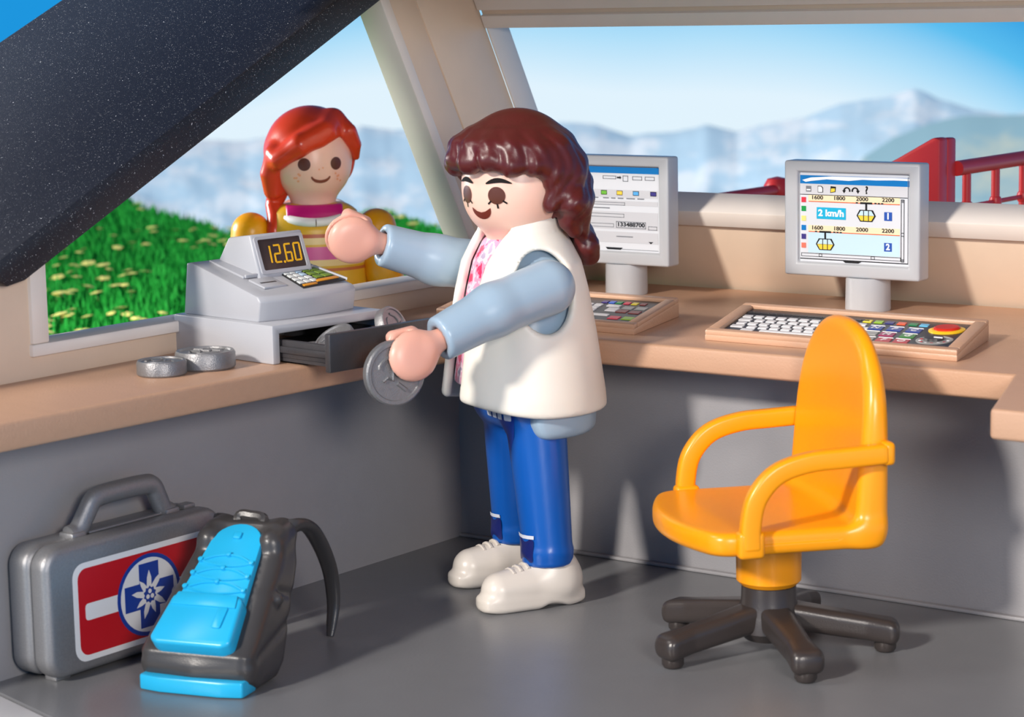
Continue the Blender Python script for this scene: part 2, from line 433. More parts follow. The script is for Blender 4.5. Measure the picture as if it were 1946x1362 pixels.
def rot2(p, ang, c=(0, 0)):
    ca, sa = math.cos(ang), math.sin(ang); x, y = p[0] - c[0], p[1] - c[1]
    return [c[0] + ca * x + sa * y, c[1] - sa * x + ca * y, p[2]]     # into a frame turned by ang
def decal(fn, poly, rings=5, off=0.0018, x0=0.6, lift=None):
    """thin print laid on the surface fn, seen along -x of the frame; poly in (y, z), star shaped about its centre"""
    c = np.mean(np.array(poly), 0); n = len(poly); pts = [tuple(c)]
    for r in range(1, rings + 1):
        for a in poly: pts.append((c[0] + (a[0] - c[0]) * r / rings, c[1] + (a[1] - c[1]) * r / rings))
    pts = np.array(pts); x = np.full(len(pts), x0)
    for _ in range(60):
        d = fn([x, pts[:, 0], pts[:, 1]]) - off; x = x - d * 0.8
    faces = [(0, 1 + i, 1 + (i + 1) % n) for i in range(n)]
    for r in range(rings - 1):
        a = 1 + r * n; b = a + n
        for i in range(n): faces.append((a + i, b + i, b + (i + 1) % n, a + (i + 1) % n))
    return pyd(np.stack([x, pts[:, 0], pts[:, 1]], 1), faces)
def ribbon(pts, w):
    """2D polyline to closed outline"""
    P = np.array(pts, float); L_, R_ = [], []
    for i in range(len(P)):
        t = P[min(i + 1, len(P) - 1)] - P[max(i - 1, 0)]; t /= np.linalg.norm(t); nn = np.array((-t[1], t[0]))
        ww = w[i] if isinstance(w, (list, tuple)) else w
        L_.append(tuple(P[i] + nn * ww)); R_.append(tuple(P[i] - nn * ww))
    return L_, R_
def decal_strip(fn, pts, w, off=0.0018, x0=0.6):
    L_, R_ = ribbon(pts, w); allp = np.array(L_ + R_); n = len(L_); x = np.full(len(allp), x0)
    for _ in range(60): x = x - (fn([x, allp[:, 0], allp[:, 1]]) - off) * 0.8
    return pyd(np.stack([x, allp[:, 0], allp[:, 1]], 1), [(i, i + 1, n + i + 1, n + i) for i in range(n - 1)])

# the upper cabin (worktop, windows, roof and all that stands on the worktop) sits a little outside the lower walls
UPK = 1.0455
UPM = Matrix.Translation((-0.2423, 0.3085, -0.0909)) @ Matrix.Diagonal((UPK, UPK, UPK, 1))
def up_thing(o):
    o.location = UPM @ o.location; o.scale = (UPK, UPK, UPK); return o
def up_mesh(me):
    me.transform(UPM); return me

# ================================================================== the setting
def build_room():
    # floor, its front edge runs slightly askew; a white threshold strip lies before it
    fl = [(-0.1, 0.0), (-0.1, -2.30), (4.6, -3.53), (4.6, 0.0)]
    struct('floor', prism([(p[0], p[1]) for p in fl], -0.08, 0.0), M_floor, 'grey plastic cabin floor')
    th = [(-0.1, -2.304), (-0.1, -2.75), (4.6, -3.98), (4.6, -3.534)]
    struct('trim_1', prism(th, -0.09, -0.004, r=0.01), plastic('threshold_white', (236, 236, 238), rough=0.4), 'white threshold strip along the front of the floor')
    struct('wall_left_lower', prism([(-2.9, -0.08), (0.0, -0.08), (0.0, 0.761), (-2.9, 0.761)], -0.1, 0.0, 'x'), M_lower, 'grey lower wall under the left worktop')
    struct('wall_back_lower', box((-0.1, 0.0, -0.08), (4.6, 0.1, 0.761)), M_lower, 'grey lower wall under the back worktop')
    struct('baseboard_back', box((0.0, -0.022, 0.0), (4.6, 0.0, 0.014), 0.006), M_lower, 'thin grey lip along the foot of the back wall')
    # upper left wall: pillar behind the left window, parapet under it, pillar in front; a fine joint runs down the rear pillar
    def yl(z): return 0.77 - 0.55 * (z - 0.9)          # rear slope of the gable
    def ys(z): return 0.423 - 0.557 * (z - 0.9)        # joint
    def yw(z): return 0.06 - 0.54 * (z - 1.155)        # rear edge of the window opening
    zt = 2.35
    bm = prism_bm([(0.423 + 0.003, 0.80), (yl(0.8), 0.80), (yl(zt), zt), (ys(zt) + 0.003, zt), (ys(0.9) + 0.003, 0.9)], -0.1, 0.0, 'x')
    prism_bm([(ys(0.9) - 0.003, 0.8155), (ys(0.9) - 0.003, 0.9), (ys(zt) - 0.003, zt), (yw(zt), zt), (yw(1.0), 1.0), (-2.02, 1.0), (-2.02, 1.25), (-2.9, 1.25), (-2.9, 0.8155)], -0.1, 0.0, 'x', bm)
    prism_bm([(ys(0.9) - 0.02, 0.82), (ys(0.9) + 0.02, 0.82), (ys(zt) + 0.02, zt), (ys(zt) - 0.02, zt)], -0.095, -0.006, 'x', bm)
    bmesh.ops.recalc_face_normals(bm, faces=bm.faces[:]); bev(bm, 0.006, 2)
    struct('wall_left_upper', up_mesh(bm_mesh(bm)), M_cream, 'cream gable wall around the left window')
    # left window: proud frame round the opening
    bm = bmesh.new()
    prism_bm([(-2.09, 0.965), (yw(1.0) + 0.06, 0.965), (yw(1.0) + 0.03, 1.003), (-2.09, 1.003)], -0.112, 0.016, 'x', bm)
    prism_bm([(-2.085, 1.0035), (-2.0195, 1.0035), (-2.0195, 1.25), (-2.085, 1.25)], -0.112, 0.014, 'x', bm)
    prism_bm([(yw(1.0035) - 0.003, 1.0035), (yw(1.0035) + 0.05, 1.0035), (yw(zt) + 0.05, zt), (yw(zt) - 0.003, zt)], -0.112, 0.010, 'x', bm)
    bmesh.ops.recalc_face_normals(bm, faces=bm.faces[:]); bev(bm, 0.006, 2)
    struct('window_1', up_mesh(bm_mesh(bm)), M_frame, 'pale frame of the open left ticket window')
    # upper back wall leans inwards: local (x, q up the slope, n inwards)
    e = Vector((0, -0.55, 1)).normalized(); n = Vector((0, -1, -0.55)).normalized()
    M = Matrix((Vector((1, 0, 0)), e, -n)).transposed().to_4x4(); M.translation = Vector((0, 0.77, 0.9))
    q0, q1, qt = 0.35, 1.150, 1.62
    bm = bmesh.new()
    for lo, hi in (((0.002, -0.11, 0.0), (4.6, q0, 0.1)), ((0.002, q1, 0.0), (4.6, qt, 0.1))): box_bm(lo, hi, bm)
    bev(bm, 0.008, 2)
    me = bm_mesh(bm); me.transform(M)
    struct('wall_back_upper', up_mesh(me), M_cream, 'cream sloping wall above and below the wide back window')
    bm = bmesh.new()
    for lo, hi in (((0.002, q0 - 0.055, -0.02), (4.6, q0 + 0.012, 0.112)), ((0.002, q1 - 0.004, -0.014), (4.6, q1 + 0.05, 0.112)), ((0.002, q1 + 0.075, -0.02), (4.6, q1 + 0.5, -0.001)), ((0.002, q0 + 0.0125, -0.006), (0.014, q1 - 0.0045, 0.112))):
        box_bm(lo, hi, bm)
    bev(bm, 0.008, 2); me = bm_mesh(bm); me.transform(M)
    struct('window_2', up_mesh(me), M_frame, 'pale frame of the wide back window')
    struct('header_shade_slab', box((-0.34, -0.85, 2.13), (4.5, 0.42, 2.21), 0.01), M_cream, 'unseen cream slab added to shade the header of the back window')  # unseen slab, added only to keep the sun off the window header
    # the dark roof slope outside the gable, cut flush with it
    s = Vector((0, -1, -0.477)).normalized(); up = Vector((0, -0.477, 1)).normalized()
    o = Vector((0.05, -0.446, 2.011))          # lower end-face edge
    def rp(x, t, h): v = o + s * t + up * h; return (0.05 + x, v.y, v.z)
    T0, T1, TH = -0.9, 1.97, 0.105
    def slab(xl, t0, t1):
        poly = [(t0, 0), (t1 - 0.10, 0), (t1 - 0.03, 0.02), (t1, 0.06), (t1 - 0.01, TH), (t0, TH)]
        bm = bmesh.new(); A = [bm.verts.new(rp(0, a, b)) for a, b in poly]; B = [bm.verts.new(rp(xl, a, b)) for a, b in poly]
        k = len(poly); bm.faces.new(A); bm.faces.new(B[::-1])
        for i in range(k): bm.faces.new((A[i], B[i], B[(i + 1) % k], A[(i + 1) % k]))
        bmesh.ops.recalc_face_normals(bm, faces=bm.faces[:]); bev(bm, 0.008, 2); return bm_mesh(bm)
    r = struct('roof', up_mesh(slab(-1.42, T0, T1)), M_roof, 'dark navy roof slope speckled with dust outside the gable')
    ex = slab(-1.2, 0.95, T1); ex.transform(Matrix.Translation((-1.425, 0, 0))); up_mesh(ex)
    x2 = link('roof_wing', ex, M_roof, r)
build_room()

def build_counter():
    poly = [(0.0, -2.88), (0.495, -2.88), (0.542, -1.83), (0.605, -0.585), (2.505, -0.58), (2.69, -1.135), (4.4, -1.165), (4.4, 0.755), (0.0, 0.755)]
    o = link('worktop', up_mesh(prism(poly, 0.8158, 0.9, r=0.012, seg=3)), M_wood)
    tag(o, 'tan worktop running round the cabin under both windows', 'worktop')
build_counter()

# ================================================================== outside
def vnoise(x, y, seed):
    """smooth value noise"""
    rs = np.random.default_rng(seed); G = rs.random((64, 64))
    xi = np.floor(x).astype(int); yi = np.floor(y).astype(int); fx = x - xi; fy = y - yi
    fx = fx * fx * (3 - 2 * fx); fy = fy * fy * (3 - 2 * fy)
    g = lambda a, b: G[a % 64, b % 64]
    return (g(xi, yi) * (1 - fx) + g(xi + 1, yi) * fx) * (1 - fy) + (g(xi, yi + 1) * (1 - fx) + g(xi + 1, yi + 1) * fx) * fy
def fbm(x, y, seed, o=5):
    s = 0; a = 0.5
    for k in range(o): s = s + a * (vnoise(x * 2 ** k, y * 2 ** k, seed + k) - 0.5); a *= 0.55
    return s
def ridge(name, pts, toward, depth, cols, rows, amp, mat, label, seed, jag):
    P = np.array(pts, float); d = np.r_[0, np.cumsum(np.hypot(np.diff(P[:, 0]), np.diff(P[:, 1])))]
    u = np.linspace(0, d[-1], cols); R = np.stack([np.interp(u, d, P[:, i]) for i in range(3)], 1)
    R[:, 2] += fbm(u / jag, u * 0, seed, 6) * amp * 0.22
    V = []
    for r in range(rows):
        t = r / (rows - 1)
        q = R.copy()
        q[:, 0] += (toward[0] - q[:, 0]) * 0.17 * t; q[:, 1] += (toward[1] - q[:, 1]) * 0.17 * t
        q[:, 2] -= depth * t ** 1.15
        nn = fbm(u / (jag * 2.2), np.full_like(u, t * rows / 7.0), seed + 20, 6)
        q[:, 2] += nn * amp * min(1, t * 6)
        V.append(q)
    V = np.concatenate(V)
    F = [(r * cols + c, r * cols + c + 1, (r + 1) * cols + c + 1, (r + 1) * cols + c) for r in range(rows - 1) for c in range(cols - 1)]
    me = pyd(V, F); o = link(name, me, mat, angle=None); return tag(o, label, 'mountain')
FAR = [(-326.1, 251.2, -19.28), (-305.9, 275.3, -19.4), (-290.7, 291.2, -20.98), (-282.0, 299.6, -21.87), (-272.9, 307.8, -20.97), (-266.5, 313.4, -19.57), (-261.5, 317.6, -20.48), (-254.8, 322.9, -21.05), (-243.6, 331.5, -22.47), (-238.9, 334.9, -19.76), (-233.5, 338.7, -20.26), (-228.1, 342.4, -22.83), (-221.8, 346.5, -21.82), (-217.0, 349.5, -20.6), (-212.2, 352.5, -22.0), (-209.0, 354.4, -20.93), (-201.7, 358.6, -19.55), (-196.0, 361.8, -17.12), (-189.5, 365.3, -16.02), (-184.6, 367.8, -14.8), (-180.5, 369.8, -16.89), (-175.6, 372.2, -18.34), (-169.9, 374.9, -19.33), (-163.3, 377.9, -18.48), (-142.8, 386.2, -19.57), (-90, 402, -20)]
NEAR = [(-78.2, 141.3, -16.18), (-76.2, 142.4, -12.37), (-74.9, 143.1, -9.73), (-72.9, 144.2, -8.31), (-70.6, 145.3, -7.32), (-68.6, 146.3, -6.75), (-66.2, 147.4, -6.74), (-64.2, 148.3, -6.65), (-54.6, 152.3, -7.1), (-30, 158, -7.5)]
M_mfar = mountain_mat('snowy_range_hazed', (190, 220, 238), (230, 241, 248), 0.53, 0.10)  # both ranges: distance haze is put into the pale rock and snow colours
M_mnear = mountain_mat('alpine_hill_hazed', (146, 182, 194), (196, 204, 190), 0.54, 0.08)
ridge('snowy_mountain', FAR, (5, -7), 70, 420, 60, 5.0, M_mfar, 'haze-pale snow-streaked mountain range far beyond the back window', 3, 9.0)
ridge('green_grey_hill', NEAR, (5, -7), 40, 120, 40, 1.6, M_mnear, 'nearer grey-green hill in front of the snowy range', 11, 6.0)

def build_meadow():
    crest = [(-24, 17), (-16, 13.2), (-12.5, 10.5), (-10.4, 9.25), (-9.1, 8.45), (-8.95, 9.0), (-9.15, 10.1), (-9.25, 10.6), (-8.5, 10.1), (-7.36, 9.26), (-5, 7.4), (0, 5.0)]
    crest = np.array(spline([(c[0], c[1], 0) for c in crest], 8))[:, :2]
    n = len(crest); A = np.array((-4.5, -3.2)); B = np.array((1.5, 2.2))
    near = np.stack([A + (B - A) * (i / (n - 1)) for i in range(n)])
    rows = 26; V = []
    zg = -0.05
    def hz(x, y): return zg + 0.06 * fbm(x / 1.7, y / 1.7, 31, 4)
    for r in range(rows):
        t = r / (rows - 1); q = near * (1 - t) + crest * t
        V.append(np.c_[q, hz(q[:, 0], q[:, 1]) + 0.0])
    for k, (dr, dz) in enumerate(((0.25, -0.06), (0.8, -0.35), (2.5, -1.6), (7, -6), (14, -14))):
        out = crest - np.array((5.3, -6.8)); out /= np.linalg.norm(out, axis=1, keepdims=True)
        q = crest + out * dr; V.append(np.c_[q, np.full(n, zg + dz)])
    R = len(V); V = np.concatenate(V)
    F = [(r * n + c, r * n + c + 1, (r + 1) * n + c + 1, (r + 1) * n + c) for r in range(R - 1) for c in range(n - 1)]
    M_soil = plastic('meadow_green', (22, 134, 44), rough=0.9, vary=0.35, scale=2.2, spec=0.1)
    o = link('meadow_ground', pyd(V, F), M_soil, angle=None); tag(o, 'green meadow slope outside the left window', 'meadow', kind='structure')
    # grass: nobody could count it
    m = 46000
    ci = RNG.random(m) * (n - 1); t = RNG.random(m) ** 0.7
    t = 0.12 + 0.87 * t
    i0 = np.floor(ci).astype(int); f = (ci - i0)[:, None]; i1 = np.minimum(i0 + 1, n - 1)
    cr = crest[i0] * (1 - f) + crest[i1] * f; ne = near[i0] * (1 - f) + near[i1] * f
    q = ne * (1 - t[:, None]) + cr * t[:, None]
    z = hz(q[:, 0], q[:, 1]); h = 0.04 + 0.09 * RNG.random(m); a = RNG.random(m) * 6.283; w = 0.010 + 0.012 * RNG.random(m)
    lx = (RNG.random(m) - .5) * 0.08; ly = (RNG.random(m) - .5) * 0.08
    p0 = np.c_[q[:, 0] - w * np.cos(a), q[:, 1] - w * np.sin(a), z - 0.01]; p1 = np.c_[q[:, 0] + w * np.cos(a), q[:, 1] + w * np.sin(a), z - 0.01]; p2 = np.c_[q[:, 0] + lx, q[:, 1] + ly, z + h]
    V = np.stack([p0, p1, p2], 1).reshape(-1, 3)
    me = bpy.data.meshes.new('grass'); me.vertices.add(3 * m); me.vertices.foreach_set('co', V.ravel())
    me.loops.add(3 * m); me.loops.foreach_set('vertex_index', np.arange(3 * m)); me.polygons.add(m); me.polygons.foreach_set('loop_start', np.arange(0, 3 * m, 3)); me.polygons.foreach_set('loop_total', np.full(m, 3)); me.update()
    g = link('meadow_grass', me, plastic('grass_blades', (34, 160, 56), rough=0.7, vary=0.45, scale=3.0, spec=0.2), smooth=False)
    tag(g, 'short bright green grass covering the meadow outside', 'grass', kind='stuff')
    # yellow flowers in drifts, each a disc of petals on a stem
    pr = []
    for k in range(10):
        a0 = 2 * math.pi * k / 10
        pr.append((a0, 0.034 if k % 2 == 0 else 0.027))
    head = bmesh.new(); c = head.verts.new((0, 0, 0.102)); ring = [head.verts.new((r * math.cos(a), r * math.sin(a), 0.094)) for a, r in pr]; low = head.verts.new((0, 0, 0.084))
    for k in range(10): head.faces.new((c, ring[k], ring[(k + 1) % 10])); head.faces.new((low, ring[(k + 1) % 10], ring[k]))
    head = bm_mesh(head); head.materials.append(plastic('petal_yellow', (255, 244, 140), rough=0.6, vary=0.06))
    stem = tube([(0, 0, 0), (0.004, 0, 0.05), (0, 0, 0.088)], 0.004, 5); stem.materials.append(plastic('stem_green', (60, 130, 40), rough=0.6))
    count = 0; tries = 0
    while count < 240 and tries < 20000:
        tries += 1
        c = RNG.random() * (n - 1); t = 0.2 + 0.78 * RNG.random() ** 0.8; i = int(c); f = c - i
        cr = crest[i] * (1 - f) + crest[min(i + 1, n - 1)] * f; ne = near[i] * (1 - f) + near[min(i + 1, n - 1)] * f; q = ne * (1 - t) + cr * t
        # keep to the wedge the window looks at and to drifts
        dx, dy = q[0] - 5.331, q[1] + 6.786; az = math.degrees(math.atan2(dx, dy)); dist = math.hypot(dx, dy)
        if not (-49.5 < az < -37.5) or dist < 12.8: continue
        if float(vnoise(np.array([q[0] * 0.9]), np.array([q[1] * 0.9]), 77)[0]) < 0.47: continue
        z = float(hz(np.array([q[0]]), np.array([q[1]]))[0]) - 0.005
        e = bpy.data.objects.new('meadow_flower', None); COL.objects.link(e); e.empty_display_size = 0.02
        e.location = (q[0], q[1], z); e.rotation_euler = (random.uniform(-.25, .25), random.uniform(-.25, .25), random.uniform(0, 6.28))
        s = random.uniform(1.0, 1.9); e.scale = (s, s, random.uniform(0.85, 1.25))
        tag(e, 'small yellow flower in the meadow grass outside the left window', 'flower', 'yellow meadow flowers')
        for nm, me in (('petals', head), ('stem', stem)):
            ob = bpy.data.objects.new(nm, me); COL.objects.link(ob); ob.parent = e
        count += 1
build_meadow()

def build_fence():
    red = plastic('fence_red', (230, 58, 60), rough=0.38, vary=0.04)
    t = thing('platform_railing', 'red platform railing with a wedge-topped post and open mesh', 'railing', (1.185, 1.6, 0.0))
    # post: wedge-topped plate, its tall edge towards the mesh
    link('post', prism([(-0.30, -0.1), (0.0, -0.1), (0.0, 1.427), (-0.03, 1.432), (-0.19, 1.345), (-0.30, 1.29)], 0.0, 0.075, 'y', 0.012), red, t)
    link('post_rib', box((-0.045, 0.076, -0.1), (0.0, 0.15, 1.425), 0.012), red, t)
    link('top_rail', tube([(0, 0.15, 1.300), (0, 1.9, 1.300)], 0.031, 12), red, t)
    for k in range(6):
        y = 0.243 + 0.27 * k
        link('upright', tube([(0, y, -0.1), (0, y, 1.28)], 0.018, 10), red, t)
    for z in (1.138, 0.93):
        link('cross_wire', tube([(0, 0.15, z), (0, 1.9, z)], 0.010, 8), red, t)
    for k in range(6):
        for z in (1.138,):
            link('knot', lathe([(0, z - .03), (0.022, z - .02), (0.028, z), (0.022, z + .02), (0, z + .03)], 12, (0, 0.243 + 0.27 * k)), red, t)
    b = thing('platform_barrier', 'low red barrier bar with a round knob beside the far monitor', 'barrier', (-0.024, 1.5, 0.0))
    link('bar', tube([(0, -0.2, 1.125), (0, 0.93, 1.125)], 0.026, 12), red, b)
    link('knob', lathe([(0, 1.07), (0.045, 1.075), (0.062, 1.11), (0.062, 1.145), (0.045, 1.175), (0, 1.185)], 20, (-0.012, 0.93)), red, b)
    link('side_plate', box((-0.012, -0.2, -0.05), (0.012, 1.15, 1.10), 0.004), red, b)
build_fence()

# ================================================================== office chair
def build_chair():
    t = thing('office_chair', 'bright orange plastic swivel chair with black five-legged base', 'chair', (1.77, -0.73, 0), math.radians(-131.8))
    # seat: slab with bowed front edge
    def seat(p):
        x, y, z = p
        front = 0.345 - 0.085 * (y / 0.33) ** 2
        d = smax(smax(x - front, -x - 0.25, 0.03), np.abs(y) - 0.335, 0.05)
        top = 0.455 - 0.012 * np.clip(1 - (x / 0.2) ** 2, 0, 1) * np.clip(1 - (y / 0.28) ** 2, 0, 1)
        s = smax(d, np.abs(z - 0.417 - (top - 0.455) * 0.5) - 0.036, 0.028)
        # back: arched shell rising from the rear edge, thinner towards the top
        arch = (((np.maximum(z - 0.69, 0) / 0.345) ** 2.4 + np.abs(y / 0.332) ** 2.4 + 1e-9) ** (1 / 2.4) - 1) * 0.332
        u = np.clip((z - 0.42) / 0.6, 0, 1)
        front = -0.162 - 0.055 * u - 0.028 * np.clip(1 - (y / 0.31) ** 2, 0, 1) * np.clip(1.1 - u, 0, 1)
        b = smax(smax(smax(x - front, -0.272 - x, 0.03), arch, 0.045), 0.385 - z, 0.06)
        return smin(s, b, 0.035)
    link('seat_shell', snet(seat, (-0.36, -0.38, 0.35), (0.38, 0.38, 1.06), 0.011), M_orange, t, angle=None)
    def arm(sy):
        pts = spline([(0.165, 0, 0.40), (0.165, 0, 0.48), (0.145, 0, 0.56), (0.085, 0, 0.625), (-0.01, 0, 0.655), (-0.12, 0, 0.662), (-0.255, 0, 0.668)], 6)
        P = [Vector((a, sy * 0.345, c)) for a, b, c in pts]
        bm = bmesh.new(); rings = []
        for i, p in enumerate(P):
            tt = (P[min(i + 1, len(P) - 1)] - P[max(0, i - 1)]).normalized(); nn = Vector((-tt.z, 0, tt.x))
            k = 0.030
            rings.append([bm.verts.new(p + nn * a + Vector((0, b, 0))) for a, b in ((-k, -0.024), (k, -0.024), (k, 0.024), (-k, 0.024))])
        for a, b in zip(rings[:-1], rings[1:]):
            for q in range(4): bm.faces.new((a[q], a[(q + 1) % 4], b[(q + 1) % 4], b[q]))
        bm.faces.new(rings[0][::-1]); bm.faces.new(rings[-1])
        bmesh.ops.recalc_face_normals(bm, faces=bm.faces[:]); bev(bm, 0.013, 3, 40)
        return bm_mesh(bm)
    for sy in (1, -1): link('armrest', arm(sy), M_orange, t)
    link('arm_socket', box((-0.274, 0.29, 0.633), (-0.235, 0.3665, 0.703), 0.014, 3), M_orange, t)
    link('arm_socket', box((-0.274, -0.3665, 0.633), (-0.235, -0.29, 0.703), 0.014, 3), M_orange, t)
    link('arm_foot', box((0.125, 0.31, 0.38), (0.205, 0.3665, 0.462), 0.014, 3), M_orange, t)
    link('arm_foot', box((0.125, -0.3665, 0.38), (0.205, -0.31, 0.462), 0.014, 3), M_orange, t)
    link('seat_column', lathe([(0, 0.21), (0.085, 0.21), (0.1, 0.225), (0.102, 0.39), (0, 0.39)], 36), M_orange, t)
    link('lock_pin', lathe([(0, 0.355), (0.014, 0.36), (0.016, 0.39), (0, 0.39)], 10, (-0.03, 0.11)), M_orange, t)
    link('hub', lathe([(0, 0.035), (0.075, 0.04), (0.105, 0.07), (0.098, 0.12), (0.086, 0.16), (0.084, 0.207), (0.07, 0.214), (0, 0.214)], 36), M_char, t)
    def leg(p):
        x, y, z = p
        tt = np.clip((x - 0.05) / 0.33, 0, 1)
        zc = 0.116 - 0.052 * tt; hh = 0.042 - 0.004 * tt; ww = 0.052 - 0.012 * tt + 0.012 * np.clip((x - 0.3) / 0.08, 0, 1)
        d = smax(smax(np.abs(y) - ww, np.abs(z - zc) - hh, 0.03), x - 0.40, 0.035)
        return smax(d, 0.03 - x, 0.01)
    lm = snet(leg, (0.02, -0.08, 0.005), (0.42, 0.08, 0.18), 0.0085)
    cm = lathe([(0, 0.0), (0.028, 0.003), (0.034, 0.012), (0.034, 0.034), (0, 0.034)], 18, (0.355, 0))
    for k in range(5):
        a = math.radians(-42 + 72 * k + 131.8)
        l = link('leg', lm, M_char, t, angle=None); l.rotation_euler = (0, 0, a)
        c = link('caster', cm, M_char, l)
build_chair()

# ================================================================== monitors
def build_monitor(name, label, loc, which):
    t = thing(name, label, 'monitor', loc)
    W, H, z0 = 0.53, 0.405, 0.117
    xo = -0.035
    x0, x1 = xo - W / 2, xo + W / 2; yf, yb = -0.065, 0.012
    bw_l, bw_r, bw_t, bw_b = 0.052, 0.042, 0.038, 0.045
    bm = bmesh.new()
    O = [(x0, z0), (x1, z0), (x1, z0 + H), (x0, z0 + H)]
    I = [(x0 + bw_l, z0 + bw_b), (x1 - bw_r, z0 + bw_b), (x1 - bw_r, z0 + H - bw_t), (x0 + bw_l, z0 + H - bw_t)]
    vo = [bm.verts.new((a, yf, b)) for a, b in O]; vi = [bm.verts.new((a, yf, b)) for a, b in I]
    vr = [bm.verts.new((a, yf + 0.02, b)) for a, b in I]; vk = [bm.verts.new((a, yb, b)) for a, b in O]
    for k in range(4):
        j = (k + 1) % 4
        bm.faces.new((vo[k], vo[j], vi[j], vi[k])); bm.faces.new((vi[k], vi[j], vr[j], vr[k])); bm.faces.new((vo[j], vo[k], vk[k], vk[j]))
    bm.faces.new(vr); bm.faces.new(vk[::-1])
    bmesh.ops.recalc_face_normals(bm, faces=bm.faces[:]); bev(bm, 0.009, 3)
    body = link('casing', bm_mesh(bm), M_mon, t)
    link('back_bulge', prism(rrect(xo - 0.16, z0 + 0.08, xo + 0.16, z0 + 0.33, 0.04), yb - 0.004, yb + 0.045, 'y', 0.012), M_mon, t)
    link('stand', lathe([(0, 0.0), (0.078, 0.0), (0.080, 0.006), (0.078, 0.117), (0, 0.117)], 32, (0, 0.0)), M_mon, t)
    link('stand_neck', box((-0.05, -0.035, 0.10), (0.05, 0.03, 0.16), 0.01), M_mon, t)
    sx0, sx1, sz0, sz1 = I[0][0] + 0.004, I[1][0] - 0.004, I[0][1] + 0.004, I[2][1] - 0.004
    ys = yf + 0.0175
    scr = link('screen', box((sx0, ys, sz0), (sx1, ys + 0.004, sz1)), plastic('screen_white', (214, 217, 223), rough=0.25, vary=0.01), t)
    W_, H_ = sx1 - sx0, sz1 - sz0
    # prints use u, v in 0..1 across the screen, v from the top
    def pt(u, v): return (sx0 + u * W_, sz1 - v * H_)
    def flat(nm, poly, mat, layer=1):
        me = prism([pt(*p) for p in poly], ys - 0.0006 * layer - 0.0004, ys - 0.0006 * layer, 'y'); return link(nm, me, mat, scr, smooth=False)
    def rect(u0, v0, u1, v1): return [(u0, v1), (u1, v1), (u1, v0), (u0, v0)]
    def words(nm, s, u, v, h, mat, bold=0.0, layer=2, sx=1.0):
        me = text_mesh(s, h * H_ * 1.35, 0.0003, bold, sx=sx); p = pt(u, v)
        me.transform(Matrix.Translation((p[0], ys - 0.0006 * layer - 0.0003, p[1])) @ Matrix.Rotation(math.radians(90), 4, 'X'))
        return link(nm, me, mat, scr, smooth=False)
    C = lambda n, c: plastic('print_' + n, c, rough=0.3, vary=0.0)
    K = C('black', (30, 30, 32)); BL = C('blue', (16, 118, 190)); OR = C('orange', (232, 98, 50)); YE = C('yellow', (240, 204, 70)); CR = C('cream', (236, 220, 184))
    GY = C('line_grey', (120, 122, 128)); PB = C('pale_blue', (192, 220, 232)); CY = C('cyan', (30, 172, 212)); NB = C('number_blue', (44, 84, 170)); WH = C('white', (246, 247, 249)); GR = C('green', (30, 150, 76)); RD = C('red', (214, 58, 74)); PU = C('purple', (64, 56, 128))
    def outline(nm, u0, v0, u1, v1, mat=GY, w=0.006, layer=2):
        wv = w * W_ / H_
        me = []
        for r in (rect(u0, v0, u1, v0 + wv), rect(u0, v1 - wv, u1, v1), rect(u0, v0, u0 + w, v1), rect(u1 - w, v0, u1, v1)):
            me.append(prism([pt(*p) for p in r], ys - 0.0006 * layer - 0.0004, ys - 0.0006 * layer, 'y'))
        return link(nm, merge(me), mat, scr, smooth=False)
    if which == 'lift':
        flat('title_bar', rect(0, 0.03, 1, 0.125), BL, 1)
        flat('title_wave', [(0.02, 0.085), (0.1, 0.055), (0.3, 0.035), (0.62, 0.035), (0.86, 0.032), (1, 0.035), (1, 0.06), (0.86, 0.058), (0.7, 0.065), (0.58, 0.062), (0.45, 0.08), (0.25, 0.07), (0.12, 0.09), (0.05, 0.105)][::-1], WH, 2)
        flat('toolbar', rect(0, 0.125, 0.985, 0.245), C('toolbar', (204, 205, 210)), 1)
        flat('toolbar_line', rect(0, 0.243, 0.985, 0.25), K, 2)
        # icons: printer, page, folder, undo, redo, question mark
        flat('icon', rect(0.055, 0.15, 0.105, 0.215), GY, 2); flat('icon', rect(0.062, 0.185, 0.098, 0.2), WH, 3)
        flat('icon', [(0.165, 0.22), (0.215, 0.22), (0.215, 0.165), (0.2, 0.145), (0.165, 0.145)], K, 2); flat('icon', [(0.17, 0.213), (0.208, 0.213), (0.208, 0.17), (0.196, 0.153), (0.17, 0.153)], WH, 3)
        flat('icon', [(0.28, 0.22), (0.33, 0.21), (0.335, 0.15), (0.285, 0.145)], K, 2); flat('icon', [(0.286, 0.212), (0.325, 0.203), (0.325, 0.168), (0.29, 0.17)], YE, 3)
        for uc, s in ((0.435, 1), (0.51, -1)):
            arc = [(uc + 0.026 * math.cos(a) * s, 0.19 - 0.034 * math.sin(a)) for a in np.linspace(-0.3, math.pi, 14)]
            A, B = ribbon(arc, 0.0075); flat('icon', A + B[::-1], K, 2)
            e = arc[-1]; flat('icon', [(e[0] - 0.018, 0.185), (e[0] + 0.018, 0.185), (e[0], 0.22)], K, 2)
        words('icon', '?', 0.615, 0.18, 0.085, K, 0.0012)
        # swatches down the left
        for v, c in ((0.305, RD), (0.405, GR), (0.515, C('pale_yellow', (232, 220, 130))), (0.62, BL), (0.72, PU), (0.82, C('salmon', (226, 120, 100)))): flat('swatch', rect(0.012, v - 0.028, 0.055, v + 0.03), c, 2)
